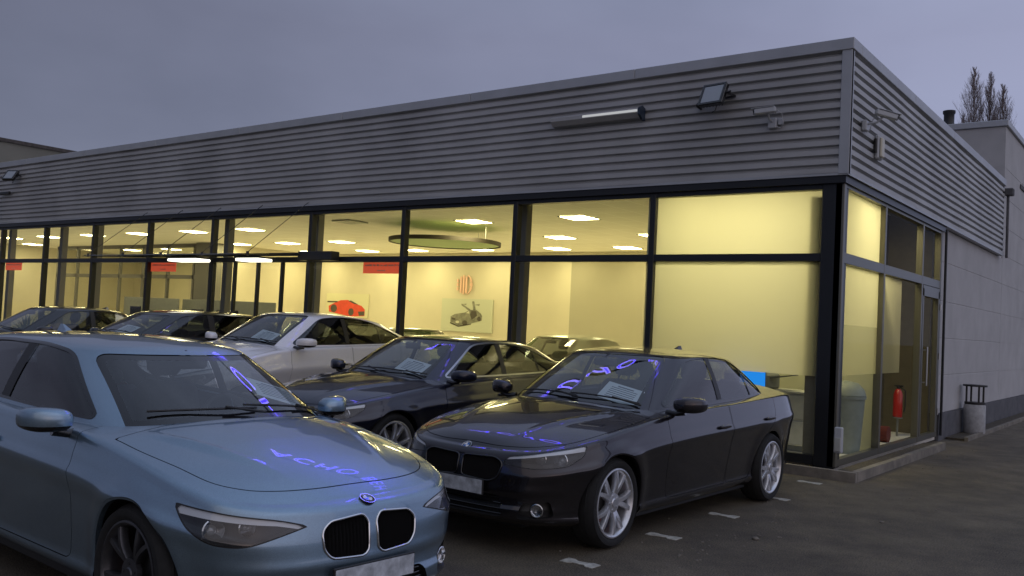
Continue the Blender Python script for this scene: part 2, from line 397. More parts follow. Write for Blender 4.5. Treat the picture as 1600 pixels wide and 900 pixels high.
def grid_sm(G, arc, patch, flip=False):
    """G[i,j,3] half surface (y>=0) -> SM mirrored"""
    ni, nj = G.shape[:2]; V = G.reshape(-1, 3); A = np.stack([np.repeat(arc, nj), np.full(ni*nj, patch, float)], 1)
    F = []
    idx = np.arange(ni*nj).reshape(ni, nj)
    a, b, c, d = idx[:-1, :-1].ravel(), idx[1:, :-1].ravel(), idx[1:, 1:].ravel(), idx[:-1, 1:].ravel()
    q = np.stack([d, c, b, a], 1)
    V2 = V*np.array([1, -1, 1]); A2 = A*np.array([-1, 1])
    q2 = q[:, ::-1]+len(V)
    return np.vstack([V, V2]), np.vstack([A, A2]), np.vstack([q, q2])
def finish(V, A, Q, keepflat=False):
    key = np.round(V*2e4).astype(np.int64); _, first, inv = np.unique(key, axis=0, return_index=True, return_inverse=True); inv = inv.ravel()
    V, A = V[first], A[first].copy(); Q = inv[Q]
    A[:, 0] = np.abs(A[:, 0])
    Nn = np.zeros_like(V); n = np.cross(V[Q[:, 2]]-V[Q[:, 0]], V[Q[:, 3]]-V[Q[:, 1]])
    for k in range(4): np.add.at(Nn, Q[:, k], n)
    F = []
    for q in Q.tolist():
        f = []
        for i in q:
            if i not in f: f.append(i)
        if len(f) > 2: F.append(tuple(f))
    l = np.linalg.norm(Nn, axis=1); Nn[l < 1e-12] = (0, 0, 1); Nn /= np.linalg.norm(Nn, axis=1)[:, None]
    return SM(V, Nn, A, F)
def car_surfaces(S, step):
    plan = catmull(S['plan'], 16); E, arc = resample(plan, step)
    dE = np.gradient(E, axis=0); nrm = np.stack([-dE[:, 1], dE[:, 0]], 1); nrm /= np.linalg.norm(nrm, axis=1)[:, None]
    nrm[0] = (-1, 0); nrm[-1] = (1, 0)      # plan runs nose -> +y side -> tail, so outward is left of travel
    ze, zc, zb = pchip(S['edge']), pchip(S['centre']), pchip(S['sill'])
    wf = np.where(nrm[:, 0] < 0, nrm[:, 0]**2, 0); wr = np.where(nrm[:, 0] > 0, nrm[:, 0]**2, 0); ws = nrm[:, 1]**2
    Pf, Ps, Pr = pchip(S['pf']), pchip(S['ps']), pchip(S['pr'])
    r = wf*S['rf'][0]+ws*S['rf'][1]+wr*S['rf'][2]
    nv = int(.62/step); h = np.linspace(0, 1, nv+1)
    zt = ze(E[:, 0])-r; z0 = zb(E[:, 0])
    Z = z0[:, None]+h[None, :]*(zt-z0)[:, None]
    off = wf[:, None]*Pf(h)[None]+ws[:, None]*Ps(h)[None]+wr[:, None]*Pr(h)[None]
    for ax in S['axles']:
        d = np.hypot(E[:, 0][:, None]-ax, Z-S['wr'])
        off = off+.016*np.exp(-((d-S['ra']-.01)/.07)**2)*ws[:, None]
    # shoulder line kink along the flank
    G1 = np.stack([E[:, 0][:, None]+nrm[:, 0][:, None]*off, E[:, 1][:, None]+nrm[:, 1][:, None]*off, Z], 2); G1[0, :, 1] = 0; G1[-1, :, 1] = 0
    nf = max(4, int(.07/step)); ang = np.linspace(0, math.pi/2, nf+1)[1:]
    o1 = off[:, -1][:, None]-r[:, None]*(1-np.cos(ang))[None]
    G2 = np.stack([E[:, 0][:, None]+nrm[:, 0][:, None]*o1, E[:, 1][:, None]+nrm[:, 1][:, None]*o1, zt[:, None]+r[:, None]*np.sin(ang)[None]], 2); G2[0, :, 1] = 0; G2[-1, :, 1] = 0
    T = G2[:, -1]; order = np.argsort(T[:, 0]); tx, ty, tz = T[order, 0], T[order, 1], T[order, 2]
    yin = lambda x: np.maximum(np.interp(x, tx, ty), 1e-3); zed = lambda x: np.interp(x, tx, tz)
    cre = S.get('crease')
    d0, d1 = float(zc(tx[0]))-tz[0], float(zc(tx[-1]))-tz[-1]; zc0 = zc
    zc = lambda x: zc0(x)-d0*np.exp(-np.maximum(x-tx[0], 0)/.13)-d1*np.exp(-np.maximum(tx[-1]-x, 0)/.10)
    def zdeck(x, y):
        y = np.abs(y); q = np.clip(y/yin(x), 0, 1); e_ = zed(x); z = zc(x)-(zc(x)-e_)*q**2.4
        if cre:
            yl = np.interp(x, [cre[0][0], cre[1][0]], [cre[0][1], cre[1][1]]); win = np.clip((x-cre[0][0])/.5, 0, 1)**1.5*np.clip((cre[1][0]+.1-x)/.3, 0, 1)
            z = z+cre[2]*win*(np.exp(-((y-yl)/.024)**2)+.6/(1+np.exp((y-yl)/.02)))*np.clip((1-q)*6, 0, 1)
        return z
    xc = np.clip(T[:, 0], T[0, 0]+.32, T[-1, 0]-.28); nk = int(.78/(step*1.3)); w = np.linspace(0, 1, nk+1)[1:]
    X = T[:, 0][:, None]*(1-w)+xc[:, None]*w; Y = T[:, 1][:, None]*(1-w)
    zed0 = T[:, 2]
    Zd = zdeck(X, Y); Zd = Zd+(zed0-zdeck(T[:, 0], T[:, 1]))[:, None]*(1-w)**3
    G3 = np.stack([X, Y, Zd], 2)
    G = np.concatenate([G1, G2, G3], 1); 
    V, A, Q = grid_sm(G, arc, 0)
    n1 = G1.shape[1]+nf; ni, nj = G.shape[:2]; jj = np.tile(np.arange(nj), ni); pt = np.where(jj >= n1, 1., 0.); A[:, 1] = np.r_[pt, pt]
    low = finish(V, A, Q)
    # greenhouse
    gp = np.array([list(a)+list(b) for a, b in S['green']], float); gp = catmull(gp, 16); gg, _ = resample(gp, step*1.1)
    ga = np.r_[0, np.cumsum(np.linalg.norm(np.diff(gg[:, :2], axis=0), axis=1))]
    zr = pchip(S['roof'])
    zroof = lambda x, y: zr(x)-S['crown']*(np.abs(y)/.6)**2.3
    B0 = np.stack([gg[:, 0], gg[:, 1], zdeck(gg[:, 0], gg[:, 1])-.012], 1); T0 = np.stack([gg[:, 2], gg[:, 3], zroof(gg[:, 2], gg[:, 3])], 1)
    dg = np.gradient(gg[:, :2], axis=0); ng = np.stack([-dg[:, 1], dg[:, 0], np.zeros(len(dg))], 1); ng /= np.linalg.norm(ng, axis=1)[:, None]+1e-9
    nw = int(.5/step); v = np.linspace(0, .92, nw+1)
    bul = S['bulge']
    wallp = lambda t: B0*(1-t)+T0*t+ng*(4*bul*t*(1-t))
    cols = [wallp(t) for t in v]
    xcc = np.clip(T0[:, 0], T0[0, 0]+.3, T0[-1, 0]-.3)
    def capp(t): x = T0[:, 0]*(1-t)+xcc*t; y = T0[:, 1]*(1-t); return np.stack([x, y, zroof(x, y)], 1)
    tf = .16; P0, P1, P2 = wallp(.92), T0, capp(tf)
    for t in np.linspace(0, 1, 7)[1:]: cols.append((1-t)**2*P0+2*t*(1-t)*P1+t*t*P2)
    nc = max(8, int(.5/(step*1.2)))
    for t in np.linspace(tf, 1, nc+1)[1:]: cols.append(capp(t))
    Gg = np.stack(cols, 1); Gg[0, :, 1] = 0; Gg[-1, :, 1] = 0
    V, A, Q = grid_sm(Gg, ga, 2); A[:, 1] = 2
    gh = finish(V, A, Q, True)
    base = np.vstack([gg[:, :2], gg[::-1, :2]*np.array([1, -1])])
    return low, gh, base, zdeck, zroof, B0, E, arc
def side_line(S, low): pass
def make_wheel(style, R, w, rimr):
    """wheel centred at origin, axle along y, outer face towards -y"""
    hub = MB(); hub.lathe([(0.0, w*.1), (rimr*.62, w*.1), (rimr*.62, w*.1+.02), (0, w*.12+.02)], 40, axis='y'); hub.lathe([(rimr*.34, -w*.05), (rimr*.34, w*.12)], 24, axis='y')
    hm = [M['disc'], M['caliper']]
    a0 = len(hub.v); hub.box(-.07, .07, w*.04, w*.2, rimr*.38, rimr*.72, 1)
    o = hub.build('wheel', hm, None, 40)
    t = MB(); hw = w/2; rs = R-rimr
    t.lathe([(rimr-.006, -hw+.012), (rimr+.012, -hw+.001), (rimr+rs*.35, -hw-.008), (rimr+rs*.7, -hw-.004), (R-.016, -hw+.012), (R-.004, -hw+.028), (R, -hw*.5), (R, hw*.5), (R-.004, hw-.028), (R-.016, hw-.012), (rimr+rs*.5, hw+.006), (rimr-.006, hw-.01)], 72, axis='y')
    for yy in (-.5, 0., .5): t.lathe([(R+.0005, yy*hw-.006), (R+.0035, yy*hw), (R+.0005, yy*hw+.006)], 48, axis='y')
    ty = t.build('tyre', M['rubber'], o, 50)
    r = MB(); fy = -hw+.012
    r.lathe([(rimr+.004, fy), (rimr+.002, fy-.012), (rimr-.008, fy-.014), (rimr-.02, fy-.004), (rimr-.032, fy+.03), (rimr-.034, hw-.01), (rimr, hw-.005)], 72, axis='y')
    ns = 5
    def spoke(a0, a1, r0, r1, w0, w1, d0, d1):
        n = 7; L_, R_ = [], []
        vs = []
        for i in range(n):
            q = i/(n-1); rr = r0+(r1-r0)*q; a = a0+(a1-a0)*q; ww = w0+(w1-w0)*q; dd = d0+(d1-d0)*q-.012*math.sin(math.pi*q)
            c = np.array([math.sin(a)*rr, 0, math.cos(a)*rr]); tn = np.array([math.cos(a), 0, -math.sin(a)])
            vs += [c-tn*ww+[0, dd+.012, 0], c-tn*ww*.7+[0, dd, 0], c+tn*ww*.7+[0, dd, 0], c+tn*ww+[0, dd+.012, 0], c+tn*ww+[0, dd+.04, 0], c-tn*ww+[0, dd+.04, 0]]
        fs = []
        for i in range(n-1):
            for k in range(6): fs.append((i*6+k, i*6+(k+1) % 6, (i+1)*6+(k+1) % 6, (i+1)*6+k))
        r.add(vs, fs)
    for k in range(ns):
        a = 2*math.pi*k/ns+.12
        if style == 'double':
            for sgn in (-1, 1): spoke(a+sgn*.10, a+sgn*.27, .045, rimr-.018, .021, .017, fy+.012, fy-.004)
        elif style == 'single':
            spoke(a, a, .04, rimr-.018, .034, .030, fy+.012, fy-.002)
        else:
            for sgn in (-1, 1): spoke(a+sgn*.02, a+sgn*.24, .05, rimr-.018, .013, .016, fy+.015, fy-.002)
    r.lathe([(0, fy-.004), (.028, fy-.004), (.034, fy+.002), (.075, fy+.006), (.078, fy+.03), (.06, fy+.05)], 30, axis='y')
    for k in range(5):
        a = 2*math.pi*(k+.5)/5+.12; r.lathe([(0, fy+.0), (.009, fy+.0), (.009, fy+.02)], 8, c=(math.sin(a)*.052, 0, math.cos(a)*.052), axis='y')
    ri = r.build('rim', M['alloyd'] if style == 'dark' else M['alloy'], o, 35)
    return o
WHEELS = {}
def place_wheel(style, R, w, rimr, loc, side, parent, steer=0):
    k = (style, R)
    if k not in WHEELS: WHEELS[k] = make_wheel(style, R, w, rimr); o = WHEELS[k]
    else: o = copy_tree(WHEELS[k])
    o.parent = parent; o.location = loc; o.rotation_euler = (0, random.random()*6, steer+(0 if side < 0 else math.pi)); return o
# ------------------------------------------------------------------ car tables (x back from the nose, y half width, z up)
def base_spec():
    return dict(
      ra=.365, wr=.328, axles=(.78, 3.59), tyre=(.328, .225, .250), style='double', L=4.62, crown=.05, bulge=.014, crease=((.15, .26), (1.25, .62), .014),
      plan=[(0, 0), (.012, .25), (.045, .45), (.125, .62), (.26, .74), (.5, .835), (.85, .883), (1.4, .902), (2.3, .905), (3.2, .905), (3.8, .895), (4.15, .865), (4.4, .79), (4.54, .65), (4.60, .42), (4.62, 0)],
      edge=[(0, .70), (.25, .735), (.6, .80), (1.0, .865), (1.4, .912), (2, .945), (3, .975), (3.7, 1.0), (4.2, 1.01), (4.62, .985)],
      centre=[(0, .72), (.12, .775), (.5, .865), (1.0, .945), (1.35, .99), (2.0, 1.02), (3.4, 1.06), (3.9, 1.09), (4.3, 1.105), (4.55, 1.09), (4.62, 1.05)],
      sill=[(0, .21), (.5, .19), (4, .2), (4.62, .27)],
      pf=[(0, -.05), (.06, -.004), (.13, .012), (.24, .014), (.29, .0), (.42, -.006), (.52, .004), (.62, -.002), (.8, -.012), (1, -.03)],
      ps=[(0, -.10), (.05, -.062), (.10, -.056), (.13, -.064), (.25, -.056), (.45, -.034), (.62, -.014), (.775, .010), (.79, .008), (.83, -.008), (.92, -.026), (1, -.045)],
      pr=[(0, -.06), (.1, -.01), (.4, 0), (.6, 0), (.75, -.015), (1, -.03)], rf=(.065, .045, .03),
      green=[((1.27, 0), (2.0, 0)), ((1.31, .38), (2.03, .3)), ((1.42, .60), (2.11, .46)), ((1.62, .72), (2.28, .535)), ((2.2, .765), (2.6, .575)), ((2.9, .77), (2.95, .58)), ((3.45, .755), (3.2, .555)), ((3.82, .69), (3.36, .49)), ((4.0, .5), (3.46, .3)), ((4.07, 0), (3.50, 0))],
      roof=[(1.9, 1.365), (2.0, 1.385), (2.3, 1.42), (2.7, 1.435), (3.1, 1.42), (3.4, 1.385), (3.6, 1.35)],
      dlo=rpoly([(1.70, .985), (2.27, 1.325), (2.55, 1.362), (2.95, 1.362), (3.25, 1.325), (3.62, 1.16), (3.74, 1.075), (3.66, 1.03), (2.6, 1.0)], [.03, .1, .2, .2, .2, .12, .06, .05, .3]),
      pillars=[[(2.63, .9), (2.71, .9), (2.74, 1.4), (2.66, 1.4)], [(3.36, .9), (3.385, .9), (3.40, 1.4), (3.375, 1.4)]],
      screen=[(-.665, .8), (.665, .8), (.50, 1.372), (-.50, 1.372)], back=[(-.60, 1.02), (.60, 1.02), (.46, 1.335), (-.46, 1.335)], xm=2.6,
      doors=[rpoly([(1.56, .27), (1.50, .6), (1.56, 1.2), (2.67, 1.2), (2.66, .6), (2.65, .27)], .05), rpoly([(2.665, .27), (2.675, .6), (2.685, 1.2), (3.72, 1.2), (3.70, .85), (3.50, .70), (3.22, .42), (3.15, .27)], .05)],
      handles=[(2.48, .79), (3.50, .81)],
      hood=[(.13, 0), (.14, .3), (.22, .52), (.42, .685), (.8, .78), (1.2, .80), (1.36, .79), (1.36, 0)],
      lamp=rpoly([(.36, .612), (.40, .672), (.72, .722), (1.06, .762), (1.02, .69), (.86, .615), (.60, .595)], [.02, .02, .1, .02, .08, .06, .05]), brow=([.36, .72, 1.06], [.645, .694, .722]),
      kidney=rpoly([(.022, .50), (.018, .645), (.30, .655), (.365, .62), (.34, .52), (.27, .485)], [.03, .03, .05, .05, .06, .06]),
      kframe='gloss', intakes=[('c', rpoly([(-.40, .255), (-.36, .40), (.36, .40), (.40, .255)], .04)), ('s', rpoly([(.50, .25), (.53, .36), (.74, .38), (.78, .27)], .03))], plate=.445, badge=.70,
      tail=rpoly([(4.62+.0, 0), (4.62, 0), (4.62, 0)], 0), mirror=(1.66, .985), fog=(.64, .33), tint='carglass', seat='seat')
def sh(tab, f): return [tuple(f(p)) for p in tab]
def spec_sedan(): return base_spec()
def spec_hatch():
    S = base_spec(); S.update(L=4.324, axles=(.77, 3.46), style='dark', crown=.05, crease=((.2, .30), (1.05, .60), .016),
      plan=[(0, 0), (.012, .25), (.043, .45), (.105, .62), (.22, .75), (.46, .835), (.85, .866), (1.4, .878), (2.3, .883), (3.1, .883), (3.6, .875), (3.9, .845), (4.12, .77), (4.25, .62), (4.31, .4), (4.324, 0)],
      edge=[(0, .70), (.2, .735), (.5, .80), (.9, .872), (1.3, .925), (2, .955), (3, .985), (3.8, 1.02), (4.2, 1.02), (4.324, 1.0)],
      centre=[(0, .725), (.10, .775), (.4, .86), (.8, .935), (1.15, .99), (2.0, 1.02), (3.4, 1.05), (4.0, 1.05), (4.324, 1.03)],
      sill=[(0, .20), (.5, .19), (3.8, .2), (4.324, .3)],
      green=[((1.07, 0), (1.84, 0)), ((1.10, .38), (1.87, .3)), ((1.21, .60), (1.95, .46)), ((1.42, .715), (2.12, .535)), ((2.1, .755), (2.5, .575)), ((2.9, .765), (3.0, .58)), ((3.55, .755), (3.5, .56)), ((4.0, .70), (3.80, .52)), ((4.20, .5), (3.92, .36)), ((4.25, 0), (3.96, 0))],
      roof=[(1.7, 1.315), (1.85, 1.345), (2.15, 1.38), (2.6, 1.40), (3.1, 1.395), (3.6, 1.37), (4.0, 1.33)],
      dlo=rpoly([(1.50, .985), (2.08, 1.295), (2.40, 1.327), (3.0, 1.33), (3.35, 1.305), (3.66, 1.20), (3.72, 1.10), (3.6, 1.045), (2.6, 1.01)], [.03, .1, .2, .2, .2, .08, .06, .06, .3]),
      pillars=[[(2.48, .9), (2.59, .9), (2.62, 1.4), (2.51, 1.4)], [(3.26, .9), (3.285, .9), (3.30, 1.4), (3.275, 1.4)]],
      screen=[(-.685, .8), (.685, .8), (.52, 1.305), (-.52, 1.305)], back=[(-.58, 1.08), (.58, 1.08), (.47, 1.30), (-.47, 1.30)], xm=2.4,
      doors=[rpoly([(1.42, .27), (1.36, .6), (1.42, 1.2), (2.54, 1.2), (2.53, .6), (2.52, .27)], .05), rpoly([(2.535, .27), (2.545, .6), (2.555, 1.2), (3.62, 1.2), (3.58, .85), (3.38, .70), (3.10, .42), (3.04, .27)], .05)],
      handles=[(2.36, .80), (3.38, .83)],
      hood=[(.17, 0), (.178, .25), (.215, .43), (.28, .56), (.40, .655), (.65, .71), (.9, .745), (1.14, .76), (1.16, 0)],
      lamp=rpoly([(.36, .618), (.52, .658), (.78, .688), (1.07, .715), (1.0, .64), (.84, .555), (.68, .540)], [.02, .1, .1, .02, .08, .06, .06]), brow=([.36, .52, .78, 1.07], [.598, .630, .655, .676]),
      kidney=rpoly([(.030, .470), (.024, .60), (.055, .640), (.25, .625), (.300, .585), (.290, .50), (.25, .455), (.06, .445)], [.012, .015, .02, .02, .03, .02, .035, .03]), kframe='chrome',
      intakes=[('c', rpoly([(-.42, .225), (-.36, .335), (.36, .335), (.42, .225)], .04)), ('s', rpoly([(.50, .245), (.52, .36), (.62, .40), (.74, .39), (.77, .29), (.70, .235)], .04))], plate=.36, badge=.69, mirror=(1.50, .955), fog=(.62, .31))
    return S
def spec_fastback(dz=0., L=4.65):
    S = base_spec(); k = L/4.62
    S.update(L=L, axles=(.80, 3.62*k), style='double',
      plan=[(x if x < 1 else 1+(x-1)*(L-1)/(4.62-1), y*1.01) for x, y in base_spec()['plan']],
      green=[((1.27, 0), (2.0, 0)), ((1.31, .38), (2.03, .3)), ((1.42, .60), (2.11, .46)), ((1.62, .72), (2.28, .535)), ((2.2, .77), (2.6, .575)), ((2.9, .775), (3.0, .58)), ((3.65, .755), (3.45, .55)), ((4.12, .67), (3.62, .48)), ((4.33, .48), (3.73, .3)), ((4.40, 0), (3.78, 0))],
      roof=[(1.9, 1.355), (2.0, 1.375), (2.3, 1.408), (2.7, 1.42), (3.1, 1.405), (3.5, 1.355), (3.8, 1.29), (4.0, 1.23)],
      dlo=rpoly([(1.70, .985), (2.27, 1.318), (2.55, 1.348), (2.95, 1.348), (3.3, 1.30), (3.75, 1.16), (3.95, 1.07), (3.86, 1.035), (2.6, 1.0)], [.03, .1, .2, .2, .2, .12, .06, .05, .3]),
      back=[(-.58, 1.06), (.58, 1.06), (.44, 1.27), (-.44, 1.27)])
    S['edge'] = sh(S['edge'], lambda p: (p[0]*k, p[1])); S['centre'] = sh(S['centre'], lambda p: (p[0]*k, p[1])); S['sill'] = sh(S['sill'], lambda p: (p[0]*k, p[1]))
    if dz: lift(S, dz)
    return S
def spec_estate():
    S = spec_hatch(); S.update(style='double', kframe='gloss'); lift(S, .15); return S
def lift(S, dz):
    up = lambda p: (p[0], p[1]+dz*(min(1, max(0, (p[1]-.5)/.4))))
    for k in ('edge', 'centre', 'roof', 'dlo', 'screen', 'back', 'kidney', 'lamp'): S[k] = [up(p) for p in S[k]]
    S['brow'] = (S['brow'][0], [z+dz*min(1, max(0, (z-.5)/.4)) for z in S['brow'][1]])
    S['pillars'] = [[up(p) for p in q] for q in S['pillars']]; S['doors'] = [[up(p) for p in q] for q in S['doors']]
    S['handles'] = [up(p) for p in S['handles']]; S['mirror'] = up(S['mirror']); S['badge'] += dz
def superell(c, rx, ry, rz, e=.8, n=20, m=14, cutback=None):
    vs, fs = [], []; sp = lambda v, p: math.copysign(abs(v)**p, v)
    for i in range(m+1):
        ph = -math.pi/2+math.pi*i/m
        for j in range(n):
            th = 2*math.pi*j/n; x = rx*sp(math.cos(ph), e)*sp(math.cos(th), e); y = ry*sp(math.cos(ph), e)*sp(math.sin(th), e); z = rz*sp(math.sin(ph), e)
            if cutback is not None and x > cutback: x = cutback
            vs.append((c[0]+x, c[1]+y, c[2]+z))
    for i in range(m):
        for j in range(n): fs.append((i*n+j, i*n+(j+1) % n, (i+1)*n+(j+1) % n, (i+1)*n+j))
    return vs, fs
def make_car(S, root, pm, step=.022, det=2, trim='gloss', interior='seat', dark_top=False):
    low, gh, base, zdeck, zroof, B0, E, arc = car_surfaces(S, step)
    X = lambda m: m.V[:, 0]; Y = lambda m: np.abs(m.V[:, 1]); Z = lambda m: m.V[:, 2]; ARC = lambda m: m.A[:, 0]; PT = lambda m: m.A[:, 1]
    full = low
    def sy(x, z):     # body side half width at (x,z)
        k = np.argmin((full.V[:, 0]-x)**2+(full.V[:, 2]-z)**2+1e3*(full.V[:, 1] < .5)+1e3*(full.A[:, 1] > .5)); return full.V[k, 1], full.N[k]
    def sx(y, z):     # nose surface x at (y,z)
        k = np.argmin((full.V[:, 1]-y)**2+(full.V[:, 2]-z)**2+1e3*(full.V[:, 0] > 1.)); return full.V[k], full.N[k]
    def sr(y, z):
        k = np.argmin((full.V[:, 1]-y)**2+(full.V[:, 2]-z)**2+1e3*(full.V[:, 0] < 3.)); return full.V[k], full.N[k]
    # cabin opening
    _, low = low.clip(np.where(PT(low) > .3, sdpoly(low.V[:, 0], low.V[:, 1], base)+.035, 1.))
    # wheel arches, with the dark well behind each
    ra, wr = S['ra'], S['wr']; well = MB()
    for ax in S['axles']:
        d = np.hypot(X(low)-ax, Z(low)-wr)-ra; d = np.where(Y(low) > .4, d, 1.)
        _, low = low.clip(d)
        dd_ = np.abs(np.hypot(X(low)-ax, Z(low)-wr)-ra); pb = low.V[(dd_ < .012) & (low.V[:, 1] > .4)]
        if len(pb):
            an = np.arctan2(pb[:, 2]-wr, pb[:, 0]-ax); an = np.where(an < -math.pi/2, an+2*math.pi, an); od = np.argsort(an); th = np.linspace(an[od][0], an[od][-1], 60)
            yy_ = np.interp(th, an[od], pb[od, 1]); yy_ = np.convolve(np.pad(yy_, 3, 'edge'), np.ones(7)/7, 'valid')
            for s_ in (1, -1):
                rows_ = []
                for rr_, dy in ((ra-.001, .0015), (ra-.012, -.004), (ra-.014, -.03), (ra+.008, -.05), (ra+.012, -.40)): rows_.append([(ax+rr_*math.cos(t), s_*(y+dy), wr+rr_*math.sin(t)) for t, y in zip(th, yy_)])
                for q in range(4):
                    for i in range(59): well.add([rows_[q][i], rows_[q][i+1], rows_[q+1][i+1], rows_[q+1][i]], [(0, 1, 2, 3)], 0 if q < 2 else 1)
    if well.f: well.build('wheel_arch', [pm, M['black']], root)
    gapm = []
    def hole(m, f): return m.clip(f)
    # --- glazing
    dl = sdpoly(gh.V[:, 0], gh.V[:, 2], S['dlo']); dl = np.where(Y(gh) > .46, dl, 1.)
    sg, gh = gh.clip(dl)
    tr_f = sdpoly(gh.V[:, 0], gh.V[:, 2], S['dlo']); tr_f = np.where(Y(gh) > .46, tr_f, 1.)-.016
    trm, gh = gh.clip(tr_f); trm = trm.offset(.003)
    for q in trm.islands():
        mb = MB(); q.wall(.006, mb); q.build('window_trim', M[trim], root, extra=mb)
    pil = []
    for p in S['pillars']:
        a, sg = sg.clip(sdpoly(sg.V[:, 0], sg.V[:, 2], p)); pil.append(a)
    for p in pil:
        for q in p.islands(): q.build('door_pillar', M['black'], root)
    for g in sg.islands(): g.offset(-.005).build('side_window', M['sideglass'], root)
    for nm, pl, cond in (('windscreen', S['screen'], lambda m: X(m) < S['xm']), ('rear_window', S['back'], lambda m: X(m) > S['xm'])):
        fld = lambda m: np.where(cond(m) & (Z(m) < 2), sdpoly(m.V[:, 1], m.V[:, 2], rpoly(pl, .07)), 1.)
        w_, gh = gh.clip(fld(gh))
        if not w_.F: continue
        w_ = w_.offset(-.004); clear, frit = w_.clip(fld(w_)+(.032 if nm == 'windscreen' else .025))
        if nm == 'windscreen':
            cowl, clear = clear.clip(clear.V[:, 2]-(zdeck(X(clear), clear.V[:, 1])+.02))
            if cowl.F: frit = join([frit, cowl])
        j = join([clear, frit]); j.build(nm, [M[S['tint']], M['gloss']], root, mi=[0]*len(clear.F)+[1]*len(frit.F))
    # --- front lamps
    if det > 0:
        lf = sdpoly(ARC(low), Z(low), S['lamp']); lf = np.where((X(low) < 1.3) & (PT(low) < 2), lf, 1.)
        lamp, low = low.clip(lf)
        for c in lamp.islands():
            # an outer dark seal, the clear cover, a stepped dark bowl, projectors and a bright brow inside
            fc = sdpoly(ARC(c), Z(c), S['lamp']); clear, seal = c.clip(fc+.006)
            mb = MB(); mb2 = MB(); clear.wall(.11, mb2); h = join([clear, seal]).build('headlight', [M['lens'], M['black']], root, mi=[0]*len(clear.F)+[1]*len(seal.F))
            bowl = clear.offset(-.11); bowl.build('lamp_housing', M['black'], h, extra=mb2)
            sgn = math.copysign(1, c.V[:, 1].mean())
            top = np.interp(ARC(clear), [S['lamp_top'][0][0], S['lamp_top'][1][0], S['lamp_top'][2][0]], [S['lamp_top'][0][1], S['lamp_top'][1][1], S['lamp_top'][2][1]]) if 'lamp_top' in S else None
            br, _ = clear.clip(-(Z(clear)-(np.interp(ARC(clear), *S['brow']))))
            if br.F: br.offset(-.008).build('lamp_brow', M['badgewhite'] if det > 1 else M['satin'], h)
            am, aM = ARC(c).min(), ARC(c).max()
            pr = MB()
            for q, rr in ((.42, .040), (.70, .052)) if S.get('lampstyle', 0) == 0 else ((.40, .034), (.72, .058)):
                t = am+(aM-am)*q; k = np.argmin((ARC(c)-t)**2+(Z(c)-(Z(c).min()*.55+Z(c).max()*.45 if q > .6 else Z(c).min()*.45+Z(c).max()*.55))**2*4)
                p, nn = c.V[k]-c.N[k]*.055, c.N[k]; ax_ = np.array([-1, .12*sgn, .05]); ax_ /= np.linalg.norm(ax_)
                i0 = len(pr.v); pr.lathe([(rr, 0), (rr+.004, .008), (rr*.98, .012), (rr*.93, .0), (rr*.80, -.02), (rr*.62, -.032), (0, -.036)], 28, m=0)
                pr.lathe([(rr*.50, -.034), (rr*.50, -.018), (rr*.44, -.008), (rr*.26, .0), (0, .003)], 24, m=1)
                rot = Vector((0, 0, 1)).rotation_difference(Vector(ax_)).to_matrix().to_4x4()
                pr.xf(Matrix.Translation(Vector(p-ax_*-.0)) @ rot, i0)
            pr.build('projector', [M['chrome'], M['lensball']], h, 50)
        # --- kidney grilles
        P = np.array(S['kidney'])
        kf = sdpoly(Y(low), Z(low), P); kf = np.where((X(low) < .45), kf, 1.)
        kid, low = low.clip(kf)
        for c in kid.islands():
            mb = MB(); c.wall(.05, mb); g = c.offset(-.05).build('kidney_grille', M['black'], root, extra=mb)
            fr = MB()
            for L_ in c.loops():
                pts = c.V[L_]+c.N[L_]*.001; fr.tube(pts[::1], .0065 if S['kframe'] == 'chrome' else .007, 8, closed=True)
            fr.build('grille_frame', M[S['kframe']], g, 60)
            sl = MB(); ys = np.arange(Y(c).min()+.016, Y(c).max()-.008, .021); sgn = math.copysign(1, c.V[:, 1].mean())
            for yy in ys:
                # a slat follows the opening's height at this width
                near = np.abs(Y(c)-yy) < .02
                if near.sum() < 2: continue
                z0, z1 = Z(c)[near].min(), Z(c)[near].max(); pts = []
                for zz in np.linspace(z0+.004, z1-.004, 6):
                    k = np.argmin((Y(c)-yy)**2+(Z(c)-zz)**2); pts.append((c.V[k, 0]+.012, yy*sgn, zz))
                for a, b in zip(pts[:-1], pts[1:]): sl.add([(a[0]-.008, a[1], a[2]), (a[0]+.02, a[1]-.003, a[2]), (b[0]+.02, b[1]-.003, b[2]), (b[0]-.008, b[1], b[2]), (a[0]+.02, a[1]+.003, a[2]), (b[0]+.02, b[1]+.003, b[2])], [(0, 1, 2, 3), (0, 3, 5, 4)])
            if sl.f: sl.build('grille_slat', M['slat'], g)
